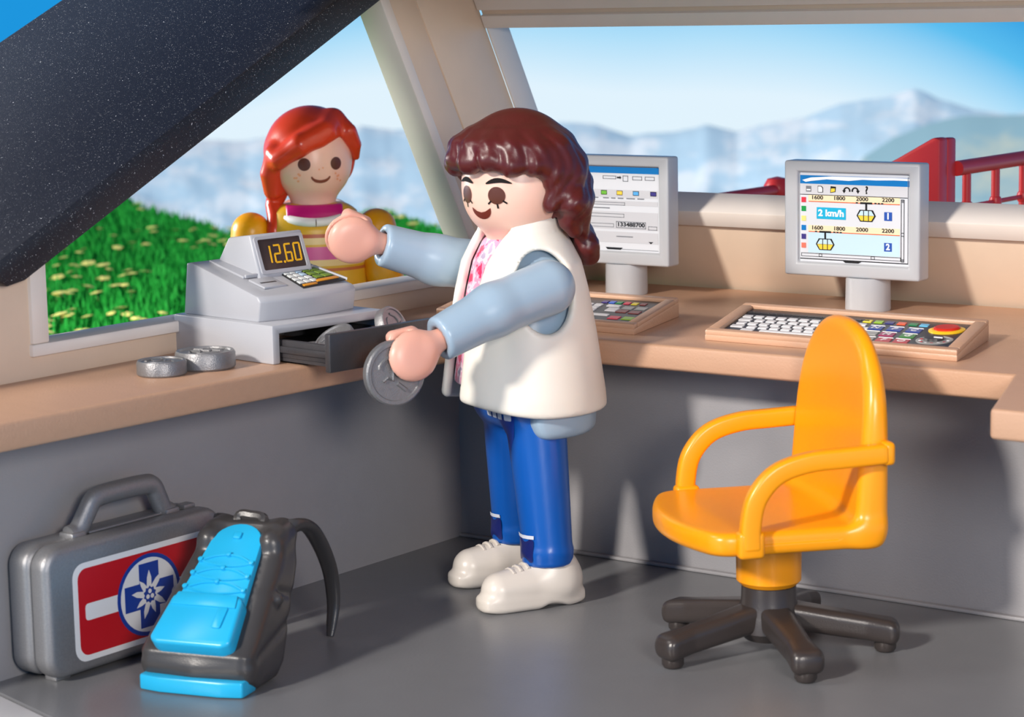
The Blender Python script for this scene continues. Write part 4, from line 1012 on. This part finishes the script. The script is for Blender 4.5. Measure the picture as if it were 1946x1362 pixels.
# ================================================================== backpack
def build_backpack():
    # frame: x = away to the back, y = left of the pack, z up
    ang = math.atan2(0.96, -0.27)
    t = thing('hiking_backpack', 'charcoal backpack with turquoise laced front leaning by the first aid case', 'backpack', (0.571, -2.0, 0), ang)
    prof = [(0.03, 0.012), (-0.015, 0.04), (-0.03, 0.08), (-0.03, 0.115), (0.30, 0.385), (0.325, 0.425), (0.375, 0.425), (0.405, 0.36), (0.395, 0.30), (0.28, 0.15), (0.21, 0.04), (0.16, 0.012)]
    def wid(x, z):
        s = np.clip((x * 0.69 + z * 0.72) / 0.55, 0, 1)
        return 0.178 - 0.055 * s ** 1.5
    def body(p):
        x, y, z = p
        d = S_poly(x, z, prof)
        w = wid(x, z)
        crease = 0.006 * np.exp(-((z - 0.26 + 0.35 * (x - 0.2)) / 0.018) ** 2) + 0.006 * np.exp(-((z - 0.14 - 0.2 * (x - 0.2)) / 0.015) ** 2)
        b = smax(d, np.abs(y) - w + crease, 0.05)-0.012
        # rolls of cloth round the foot and at the shoulders
        f = S_chain(p, [(0.0, -0.14, 0.075), (-0.012, 0.0, 0.07), (0.0, 0.14, 0.075)], [0.042] * 3)
        b = smin(b, f, 0.02)
        for sy in (-1, 1):
            b = smin(b, S_cap(p, (0.29, sy * 0.105, 0.385), (0.38, sy * 0.10, 0.40), 0.040), 0.025)
            b = smin(b, S_cap(p, (-0.0, sy * 0.155, 0.105), (0.29, sy * 0.118, 0.355), 0.020), 0.02)
            b = smin(b, S_sph(p, (0.19, sy * 0.168, 0.24), 0.02), 0.015)
        return np.maximum(b, 0.004 - z)
    link('pack_body', snet(body, (-0.09, -0.22, -0.005), (0.44, 0.22, 0.50), 0.0078), M_pack, t, angle=None)
    # front panel on the slope
    a = Vector((-0.012, 0, 0.118)); b = Vector((0.335, 0, 0.392)); e = (b - a).normalized(); L = (b - a).length
    M = frame_m(a, (0, -1, 0), e)          # x' = to the pack's right, y' up the slope, z' outwards
    if (M.to_3x3() @ Vector((0, 0, 1))).x > 0: M = frame_m(a, (0, 1, 0), e)
    def sl(nm, me, mat, parent): me.transform(M); return link(nm, me, mat, parent)
    top = [(0.088 * math.cos(u), L - 0.075 + 0.085 * math.sin(u)) for u in np.linspace(0, math.pi, 14)]
    fp = sl('front_panel', prism([(-0.125, 0.03), (0.125, 0.03)] + top, -0.012, 0.048, r=0.008, seg=2, angle=40), M_turq, t)
    pk = sl('front_pocket', prism([(-0.135, -0.005), (-0.11, -0.022), (0.11, -0.022), (0.135, -0.005), (0.118, 0.15), (0.10, 0.168), (-0.10, 0.168), (-0.118, 0.15)], -0.012, 0.068, r=0.012, seg=3), M_turq, t)
    sl('pocket_flap', prism([(-0.108, 0.115), (0.108, 0.115), (0.10, 0.162), (-0.10, 0.162)], 0.064, 0.074, r=0.004), M_turq, pk)
    sl('pocket_tab', prism(rrect(0.055, 0.04, 0.085, 0.115, 0.006), 0.066, 0.074, r=0.002), M_turq, pk)
    for k in range(3):
        y = 0.195 + 0.052 * k; w = 0.098 - 0.006 * k
        p1 = spline([(-w, y, 0.050), (-w * .5, y + 0.02, 0.051), (0, y + 0.026, 0.051), (w * .5, y + 0.02, 0.051), (w, y, 0.050)], 4); p2 = spline([(-w, y, 0.050), (-w * .5, y - 0.012, 0.051), (0, y - 0.016, 0.051), (w * .5, y - 0.012, 0.051), (w, y, 0.050)], 4)
        for p in (p1, p2): sl('lace', tube(p, 0.0042, 6), M_turq, fp)
        for x in (-w, w, 0): sl('lace_eyelet', lathe([(0, 0.046), (0.009, 0.048), (0.008, 0.058), (0, 0.060)], 10, (x, y + (0.026 if x == 0 else 0))), M_turq, fp)
    sl('lace_toggle', prism(rrect(-0.013, L - 0.055, 0.013, L - 0.03, 0.005), 0.046, 0.056, r=0.003), M_turq, fp)
    fs = link('foot_strip', prism([(-0.172, -0.06), (-0.10, -0.075), (0.10, -0.075), (0.172, -0.06), (0.172, 0.03), (-0.172, 0.03)], 0.002, 0.05, r=0.008), M_turq, t)
    fs.data.transform(Matrix(((0, 1, 0, 0), (-1, 0, 0, 0), (0, 0, 1, 0), (0, 0, 0, 1))))
    # shoulder straps arching to the floor behind
    for y in (-0.135, 0.135):
        path = spline([(0.30, y * 0.72, 0.34), (0.37, y * 0.86, 0.405), (0.46, y, 0.405), (0.55, y, 0.335), (0.625, y, 0.225), (0.645, y, 0.12), (0.628, y, 0.05), (0.612, y, 0.009)], 5)
        n = len(path); rr = [(0.034 * (1 - 0.62 * (i / (n - 1)) ** 2.2), 0.020 * (1 - 0.6 * (i / (n - 1)) ** 2)) for i in range(n)]
        link('shoulder_strap', tube(path, rr, 12, flat=(0, 0, 1) if False else (1, 0, 0.3)), M_pack, t)
    link('grab_loop', tube(spline([(0.345, 0.05, 0.40), (0.365, 0.04, 0.445), (0.37, 0, 0.446), (0.365, -0.04, 0.44), (0.345, -0.05, 0.40)], 5), 0.017, 8), M_pack, t)
build_backpack()

# ================================================================== toy figures
def hand_mesh(h=0.007):
    """clip hand: x along the arm, y thickness, z up; wrist at the origin"""
    def fn(p):
        x, y, z = p
        d = S_cap(p, (-0.05, 0, 0), (0.03, 0, 0), 0.034, 0.04)
        c = S_ell(p, (0.098, 0, -0.006), (0.092, 0.062, 0.086))
        c = smax(c, np.abs(y) - 0.050, 0.02)
        d = smin(d, c, 0.03)
        slot = S_box(p, (0.155, -0.002, -0.05), (0.092, 0.0185, 0.2), 0.012)
        d = smax(d, -slot, 0.008)
        th = S_cap(p, (0.05, -0.042, 0.05), (0.115, -0.040, 0.066), 0.026, 0.022)
        return smin(d, th, 0.02)
    return snet(fn, (-0.1, -0.1, -0.13), (0.22, 0.1, 0.13), h)
HAND = hand_mesh()
def aim(o, d, roll=0.0):
    d = Vector(d).normalized(); y = Vector((0, 1, 0)); y = (y - d * y.dot(d)).normalized(); z = d.cross(y)
    m = Matrix((d, y, z)).transposed().to_4x4(); m.translation = Vector(o); return m @ Matrix.Rotation(roll, 4, 'X')
def sleeve(sh, wr, mat, parent, r0=0.092, r1=0.070, bend=0.0, name='sleeve', handmat=None, roll=0.0, h=0.0085):
    sh, wr = np.array(sh, float), np.array(wr, float); d = wr - sh; L = np.linalg.norm(d); d = d / L
    mid = (sh + wr) / 2 + np.array((0, 0, bend))
    def fn(p):
        a = S_cap(p, tuple(sh), tuple(mid), r0, (r0 + r1) / 2 + .003); b = S_cap(p, tuple(mid), tuple(wr + d * 0.05), (r0 + r1) / 2 + .003, r1)
        e = smin(a, b, 0.03)
        cut = (p[0] - wr[0]) * d[0] + (p[1] - wr[1]) * d[1] + (p[2] - wr[2]) * d[2]
        e = smax(e, cut, 0.014)
        hole = np.maximum(np.sqrt(np.maximum((p[0] - wr[0]) ** 2 + (p[1] - wr[1]) ** 2 + (p[2] - wr[2]) ** 2 - cut ** 2, 0)) - 0.044, -cut - 0.03)
        return smax(e, -hole, 0.006)
    lo = np.minimum(sh, wr) - 0.13; hi = np.maximum(sh, wr) + 0.13
    o = link(name, snet(fn, lo, hi, h), mat, parent, angle=None)
    if handmat:
        m = HAND.copy(); m.materials.clear(); m.transform(aim(wr + d * 0.012, d, roll)); link('hand', m, handmat, o, angle=None)
    return o
def shoe_mesh():
    def fn(p):
        x, y, z = p
        s = S_box(p, (0.06, 0, 0.03), (0.198, 0.068, 0.03), 0.022)
        s = smax(s, np.sqrt(np.maximum(((x - 0.06) / 0.2) ** 2, 0) + (y / 0.098) ** 2) * 0.1 - 0.103, 0.03)
        arch = S_cyl(p, (0.0, 0, -0.045), 1, 0.062, 0.2)
        s = smax(s, -arch, 0.015)
        u = S_cap(p, (-0.045, 0, 0.085), (0.172, 0, 0.066), 0.077, 0.064)
        a = S_cap(p, (-0.03, 0, 0.08), (-0.02, 0, 0.17), 0.07, 0.066)
        d = smin(smin(u, a, 0.05), s, 0.012)
        d = smax(d, z - 0.165, 0.01)
        return np.maximum(d, 0.001 - z)
    return snet(fn, (-0.17, -0.11, -0.005), (0.30, 0.11, 0.19), 0.0075)

def build_woman():
    t = thing('toy_figure', 'brown-haired toy figure in white vest and blue jeans holding a coin', 'toy figure', (0.702, -0.556, 0), math.radians(-118))
    A = (np.array([0.55, .64, .70, .90, 1.05, 1.14, 1.20, 1.245, 1.285, 1.32]), np.array([.275, .280, .275, .245, .215, .192, .165, .145, .140, .148]), np.array([.285, .292, .290, .272, .258, .240, .195, .155, .145, .150]))
    def tors(p, off=0.0):
        x, y, z = p
        a = np.interp(z, A[0], A[1]); b = np.interp(z, A[0], A[2])
        return (np.sqrt(((x + 0.012) / a) ** 2 + (y / b) ** 2 + 1e-9) - 1) * np.minimum(a, b) - off
    def vest(p):
        x, y, z = p
        d = np.abs(tors(p, -0.017)) - 0.017
        hem = 0.642 + 0.055 * np.clip(x / 0.27, 0, 1) ** 2
        d = smax(d, hem - z, 0.02); d = smax(d, z - (1.292 - 0.03 * np.clip(x / 0.14, 0, 1)), 0.016)
        lo = np.interp(z, [.65, .9, 1.2, 1.3], [-.11, -.085, -.075, -.085]); hi = np.interp(z, [.65, .9, 1.2, 1.3], [.055, .05, .095, .115])
        gap = np.maximum(np.maximum(lo - y, y - hi), -x)
        d = smax(d, -gap, 0.02)
        for sy in (1, -1):
            ah = np.sqrt(((x - 0.012) / 0.098) ** 2 + ((z - 1.055) / 0.135) ** 2) - 1
            ah = np.maximum(ah * 0.1, 0.1 - sy * y)
            d = smax(d, -ah, 0.015)
        # turned-up stitched edge round the armholes and collar
        return d
    shirt_m = plastic('shirt_blue', (158, 180, 198), rough=0.3, vary=0.03, sss=0.05)
    link('vest', snet(vest, (-0.34, -0.34, 0.60), (0.33, 0.34, 1.34), 0.0098), plastic('vest_white', (240, 234, 222), rough=0.42, vary=0.03, sss=0.05), t, angle=None)
    def torso(p):
        d = tors(p, -0.046); d = smax(d, p[2] - 1.215, 0.03); return smax(d, 0.74 - p[2], 0.02)
    link('torso', snet(torso, (-0.34, -0.34, 0.56), (0.33, 0.34, 1.26), 0.013), shirt_m, t, angle=None)
    def blouse(p):
        d = tors(p, -0.038); d = smax(d, p[2] - 1.222, 0.02); d = smax(d, 0.73 - p[2], 0.02); d = smax(d, np.abs(p[1]) - 0.128, 0.01); return smax(d, 0.02 - p[0], 0.01)
    link('blouse', snet(blouse, (-0.02, -0.2, 0.62), (0.33, 0.2, 1.26), 0.0105), floral('blouse_floral'), t, angle=None)
    def tail(p):
        x, y, z = p
        d = tors(p, -0.036)
        front = np.where(y > 0, 0.06, -0.12) - 0.6 * np.clip(0.62 - z, 0, 1) ** 1.2
        d = smax(d, x - front, 0.03); d = smax(d, 0.562 + 0.0 * x - z, 0.035); return smax(d, z - 0.69, 0.01)
    link('shirt_tail', snet(tail, (-0.34, -0.34, 0.53), (0.2, 0.34, 0.72), 0.0105), shirt_m, t, angle=None)
    jeans = plastic('jeans_blue', (14, 84, 170), rough=0.28, vary=0.06)
    LEG = {1: (0.0, 0.187), -1: (-0.055, -0.168)}
    def legs(p):
        x, y, z = p
        hp = S_box(p, (-0.015, 0, 0.68), (0.14, 0.19, 0.11), 0.09)
        d = hp
        for sy in (1, -1):
            ux, uy = LEG[sy]
            l = S_cap(p, (ux * 0.4, sy * 0.115, 0.62), (ux, uy, 0.20), 0.102, 0.084)
            l = smin(l, S_cyl(p, (ux, uy, 0.165), 2, 0.0848, 0.03, 0.012), 0.02)
            l = np.maximum(l, 0.14 - z)
            d = smin(d, l, 0.03)
        return d
    tr = link('trousers', snet(legs, (-0.22, -0.32, 0.12), (0.22, 0.32, 0.82), 0.0098), jeans, t, angle=None)
    navy = plastic('jeans_navy', (22, 32, 96), rough=0.32); wht = plastic('stitch_white', (206, 210, 222), rough=0.4)
    for sy in (1, -1):
        y0 = LEG[sy][1]
        link('knee_patch', decal(legs, rrect(y0 - 0.042, 0.158, y0 + 0.046, 0.235, 0.008, 3), 6, 0.0035), navy, tr)
        link('patch_band', decal_strip(legs, [(y0 - 0.043, 0.243), (y0 - 0.02, 0.242), (y0, 0.241), (y0 + 0.025, 0.242), (y0 + 0.047, 0.243)], 0.006, 0.005), wht, tr)
    link('pocket', decal(legs, [(0.075, 0.64), (0.135, 0.66), (0.165, 0.64), (0.15, 0.57), (0.125, 0.52), (0.10, 0.57)], 6), plastic('pocket_blue', (26, 60, 150), rough=0.3), tr)
    for k in range(4): link('belt_square', decal(legs, rrect(0.0 + k * 0.042, 0.625, 0.03 + k * 0.042, 0.67, 0.004, 2), 3, 0.004), wht, tr)
    sm = shoe_mesh(); shoe_mat = plastic('shoe_white', (214, 206, 196), rough=0.32, vary=0.03)
    lace = tube([(0, -0.034, 0), (0, -0.012, 0.009), (0, 0.012, 0.009), (0, 0.034, 0)], 0.0065, 6)
    for sy in (1, -1):
        s = link('shoe', sm, shoe_mat, t, angle=None); s.location = (0.005 + LEG[sy][0], LEG[sy][1], 0)
        for k in range(4):
            l = link('lace', lace, shoe_mat, s); l.location = (0.055 + k * 0.026, 0, 0.1435 - k * 0.0062)
    M_h1 = M_hand
    sleeve((0.02, 0.262, 1.075), (0.425, 0.30, 0.940), shirt_m, t, 0.092, 0.070, 0.012, handmat=M_h1, roll=0.12)
    sleeve((-0.02, -0.262, 1.09), (0.375, -0.285, 1.195), shirt_m, t, 0.090, 0.070, -0.015, handmat=M_h1, roll=-0.15)
    # head, turned towards her left
    HA = math.radians(24); hd = link('head', bpy.data.meshes.new('head'), None, t); 
    def head(p):
        x, y, z = p
        d = S_ell(p, (0.0, 0, 1.408), (0.183, 0.180, 0.190))
        d = smin(d, S_ell(p, (0.03, 0, 1.345), (0.140, 0.140, 0.118)), 0.05)
        n = S_cyl(p, (0, 0, 1.20), 2, 0.098, 0.09, 0.02)
        return smin(d, n, 0.035)
    me = snet(head, (-0.22, -0.22, 1.09), (0.24, 0.22, 1.63), 0.0105); old = hd.data; hd.data = me; bpy.data.meshes.remove(old); me.materials.append(M_skin)
    me.polygons.foreach_set('use_smooth', np.ones(len(me.polygons), dtype=bool)); hd.rotation_euler = (0, 0, HA)
    brown = plastic('eye_brown', (92, 48, 34), rough=0.3, vary=0.0); blk = plastic('brow_black', (22, 16, 16), rough=0.7, vary=0.0, spec=0.2); lip = plastic('mouth_brown', (112, 44, 32), rough=0.35, vary=0.0)
    for sy in (1, -1):
        y0 = sy * 0.064
        link('eye', decal(head, circ(y0, 1.372, 0.028, 24, 0.029), 5), brown, hd)
        br = [(y0 + sy * s, 1.412 + 0.010 * math.cos((s - 0.006) * 40)) for s in np.linspace(-0.036, 0.046, 9)]
        link('eyebrow', decal_strip(head, br, [0.002, .005, .007, .0082, .008, .007, .0058, .004, .0014], 0.003), blk, hd)
        for dx, dz in ((-0.026, -0.024), (0.002, -0.036), (0.028, -0.022)):
            link('eyelash', decal_strip(head, [(y0 + sy * dx * 0.7, 1.372 + dz * 0.75), (y0 + sy * dx * 1.12, 1.372 + dz * 1.18)], 0.0028, 0.0024), blk, hd)
    mo = [(0.040 * math.cos(u), 1.326 + 0.034 * math.sin(u)) for u in np.linspace(math.pi, 2 * math.pi, 14)]
    mo = [(-0.040, 1.331)] + mo[1:-1] + [(0.040, 1.331), (0.02, 1.319), (0.0, 1.315), (-0.02, 1.319)]
    link('mouth', decal(head, mo[::-1], 5), lip, hd)
    # hair
    strands = []
    rs = random.Random(5)
    for k in range(8):                                    # fringe
        th = math.radians(-78 + 23.5 * k); c, s = math.cos(th), math.sin(th)
        zz = 1.492 - 0.012 * (k % 2) - 0.030 * (abs(th) / 1.4) ** 2
        strands.append(([(0.09 * c, 0.09 * s, 1.555), (0.14 * c + .004, 0.14 * s, 1.542), (0.172 * c + .010, 0.170 * s, 1.518), (0.190 * c + .014, 0.188 * s, zz)], [0.040, 0.046, 0.050, 0.042]))
    for k in range(13):                                   # long waves round the back
        th = math.radians(98 + 13.7 * k); c, s = math.cos(th), math.sin(th)
        pts = [(0.09 * c, 0.09 * s, 1.55), (0.15 * c, 0.15 * s, 1.52)]; rad = [0.040, 0.048]
        end = 1.10 + 0.05 * rs.random() + 0.40 * max(0, abs(k - 6) / 6 - 0.55) + (0.16 if k > 8 else 0)
        nz = 6
        for j in range(nz):
            f = j / (nz - 1); z = 1.46 + (end - 1.46) * f; r = 0.185 + 0.045 * f + 0.014 * math.sin(f * 9 + k * 1.9); da = 0.10 * math.sin(f * 7 + k)
            pts.append((r * math.cos(th + da), r * math.sin(th + da), z)); rad.append(0.046 + 0.009 * math.sin(f * 9 + k * 1.9 + 1) - 0.012 * f)
        strands.append((pts, rad))
    for sy in (1, -1):                                    # locks before the ears
        if sy < 0: strands.append(([(0.07, -0.165, 1.49), (0.05, -0.175, 1.43), (0.04, -0.175, 1.39)], [0.03, 0.026, 0.02])); continue
        strands.append(([(0.07, sy * 0.17, 1.50), (0.045, sy * 0.192, 1.44), (0.03, sy * 0.195, 1.38), (0.045, sy * 0.185, 1.335)], [0.035, 0.035, 0.032, 0.026]))
        strands.append(([(0.0, sy * 0.185, 1.52), (-0.02, sy * 0.20, 1.43), (-0.04, sy * 0.205, 1.35), (-0.03, sy * 0.20, 1.28), (-0.05, sy * 0.205, 1.245)], [0.04, 0.042, 0.038, 0.034, 0.026]))
    def hair(p):
        x, y, z = p
        d = S_ell(p, (-0.010, 0, 1.435), (0.206, 0.206, 0.213))
        d = smax(d, smin(1.49 - z, x + 0.0, 0.03), 0.02)
        for pts, rad in strands: d = smin(d, S_chain(p, pts, rad), 0.03)
        th = np.arctan2(y, x + 0.012)
        d = d + 0.0014 * np.sin(th * 34 + 9 * np.sin(z * 16)) * np.clip((1.60 - z) / 0.08, 0, 1)
        inner = S_ell(p, (0.0, 0, 1.400), (0.172, 0.170, 0.182))
        return np.maximum(d, -inner)
    link('hair', snet(hair, (-0.32, -0.31, 1.03), (0.29, 0.31, 1.68), 0.0088), M_hair, hd, angle=None)
    return t
WOMAN = build_woman()
# the coin in her hand
WM = Matrix.Translation((0.702, -0.556, 0)) @ Matrix.Rotation(math.radians(-118), 4, 'Z')
ny = Vector((-0.08, 0.99, 0.03)).normalized(); nx = Vector((0.9, 0.08, -0.35)); nx = (nx - ny * nx.dot(ny)).normalized(); nz = ny.cross(nx)
HM = Matrix((nx, nz, ny)).transposed().to_4x4()
HM.translation = Vector((0.584, 0.308, 0.850)) - ny * 0.015
coin('large grey coin held in the brown-haired figure\'s hand', 0.104, 0.030, WM @ HM, 9, G)

def build_girl():
    # stands outside the left window, facing in
    ang = math.atan2(-0.80 + 0.05, 0.60 + 0.15)
    t = thing('toy_figure', 'red-haired toy figure in striped yellow top outside the left window', 'toy figure', (-1.279, 0.656, -0.06), ang)
    A = (np.array([0.55, .62, .80, 1.0, 1.12, 1.19, 1.23]), np.array([.17, .175, .165, .155, .148, .122, .10]), np.array([.235, .24, .225, .215, .205, .185, .14]))
    def tors(p, off=0.0):
        a = np.interp(p[2], A[0], A[1]); b = np.interp(p[2], A[0], A[2])
        return (np.sqrt((p[0] / a) ** 2 + (p[1] / b) ** 2 + 1e-9) - 1) * np.minimum(a, b) - off
    def body(p):
        return smax(smax(tors(p), p[2] - 1.228, 0.03), 0.56 - p[2], 0.03)
    m = zbands('striped_yellow', (228, 178, 40), [(1.088, 1.104, (190, 88, 40)), (1.06, 1.088, (244, 214, 150)), (0.995, 1.05, (224, 90, 160)), (0.968, 0.995, (246, 214, 150)), (0.945, 0.958, (206, 110, 60)), (0.60, 0.945, (240, 184, 46))])
    link('striped_top', snet(body, (-0.2, -0.28, 0.53), (0.2, 0.28, 1.25), 0.0115), m, t, angle=None)
    loop = [(0.146 * math.cos(u) + 0.002, 0.140 * math.sin(u), 1.190 - 0.036 * math.cos(u)) for u in np.linspace(0, 2 * math.pi, 33)]
    link('collar', tube(loop, 0.019, 10, caps=False), M_white, t)
    def scarf(p):
        d = tors(p, 0.003); low = 1.188 - 0.24 * p[0]
        return smax(smax(smax(d, p[2] - 1.224, 0.01), low - p[2], 0.008), np.abs(p[1]) - 0.122, 0.01)
    link('neckerchief', snet(scarf, (-0.16, -0.16, 1.13), (0.16, 0.16, 1.28), 0.009), plastic('magenta', (196, 22, 120), rough=0.35), t, angle=None)
    yel = plastic('sleeve_orange', (244, 172, 20), rough=0.32, vary=0.03)
    for sy in (1, -1):
        sleeve((0.0, sy * 0.268, 1.108), (0.03, sy * 0.318, 0.74), yel, t, 0.085, 0.066, handmat=M_hand, h=0.0105)
    def legs(p):
        d = S_box(p, (0, 0, 0.52), (0.15, 0.2, 0.10), 0.08)
        for sy in (1, -1): d = smin(d, S_cap(p, (0, sy * 0.10, 0.5), (0, sy * 0.14, 0.1), 0.10, 0.08), 0.03)
        return d
    link('trousers', snet(legs, (-0.2, -0.28, 0.02), (0.2, 0.28, 0.64), 0.016), plastic('girl_trousers', (60, 90, 150), rough=0.4), t, angle=None)
    sm = plastic('girl_shoe', (120, 70, 50), rough=0.4)
    for sy in (1, -1):
        s = link('shoe', box((-0.09, sy * 0.14 - 0.06, 0.0), (0.16, sy * 0.14 + 0.06, 0.09), 0.03, 3), sm, t)
    HA = math.radians(9)
    def head(p):
        x, y, z = p
        d = S_ell(p, (0.0, 0, 1.425), (0.172, 0.172, 0.178))
        d = smin(d, S_ell(p, (0.02, 0, 1.355), (0.138, 0.138, 0.115)), 0.05)
        return smin(d, S_cyl(p, (0, 0, 1.21), 2, 0.096, 0.09, 0.02), 0.035)
    hd = link('head', snet(head, (-0.2, -0.2, 1.1), (0.22, 0.2, 1.63), 0.0115), M_skin, t, angle=None); hd.rotation_euler = (0, 0, HA)
    brown = plastic('eye_brown', (92, 48, 34)); 
    for sy in (1, -1): link('eye', decal(head, circ(sy * 0.068, 1.400, 0.025, 20, 0.027), 4), brown, hd)
    sm_ = [(0.04 * math.cos(u), 1.352 + 0.026 * math.sin(u)) for u in np.linspace(math.pi * 1.05, math.pi * 1.95, 12)]
    link('mouth', decal_strip(head, sm_, [.003, .004, .005, .006, .0065, .0065, .0065, .0065, .006, .005, .004, .003], 0.002), plastic('smile_brown', (130, 66, 48)), hd)
    fr = plastic('freckle', (240, 168, 130)); rs = random.Random(3)
    for sy in (1, -1):
        for k in range(5): link('freckle', decal(head, circ(sy * (0.085 + rs.uniform(-.02, .02)), 1.345 + rs.uniform(-.022, .02), 0.005, 8), 1), fr, hd)
    for k in range(2): link('freckle', decal(head, circ(0.008 * (k * 2 - 1), 1.378 + 0.006 * k, 0.004, 8), 1), fr, hd)
    def hair(p):
        x, y, z = p
        d = S_ell(p, (-0.018, 0, 1.44), (0.194, 0.198, 0.198))
        # side-swept fringe: hair stays above a slanting line on the face
        line = 1.475 + 0.32 * (y + 0.02) - 1.6 * np.clip(y - 0.10, 0, 1) - 0.5 * np.clip(-0.08 - y, 0, 1)
        face = smax(smax(line - z, -(x - 0.015 + 0.02 * (y < 0)), 0.0001) * -1, z * 0 - 1, 0.0001)
        keep = smin(line - z, x - 0.015, 0.03)          # negative where hair remains
        d = smax(d, keep, 0.025)
        d = smin(d, S_chain(p, [(0.06, 0.08, 1.575), (0.145, 0.03, 1.535), (0.165, -0.08, 1.485), (0.105, -0.165, 1.42)], [0.05, 0.05, 0.05, 0.04]), 0.03)
        d = smin(d, S_chain(p, [(0.06, 0.09, 1.575), (0.11, 0.14, 1.53), (0.085, 0.172, 1.47), (0.055, 0.18, 1.42)], [0.045, 0.033, 0.026, 0.018]), 0.02)
        d = smin(d, S_chain(p, [(0.06, -0.175, 1.44), (0.03, -0.185, 1.36), (0.0, -0.17, 1.285)], [0.04, 0.045, 0.04]), 0.03)
        d = smin(d, S_chain(p, [(-0.05, -0.14, 1.28), (-0.03, -0.165, 1.22), (0.0, -0.16, 1.17), (0.03, -0.18, 1.12), (0.05, -0.185, 1.06)], [0.045, 0.034, 0.04, 0.032, 0.022]), 0.015)
        d = d + 0.002 * np.sin(60 * (y + 0.4 * z)) * np.clip((1.58 - z) / 0.1, 0, 1)
        inner = S_ell(p, (0.0, 0, 1.42), (0.163, 0.163, 0.170))
        return np.maximum(d, -inner)
    link('hair', snet(hair, (-0.25, -0.28, 1.0), (0.24, 0.26, 1.67), 0.0105), plastic('hair_red', (216, 66, 36), rough=0.28, vary=0.08), hd, angle=None)
build_girl()
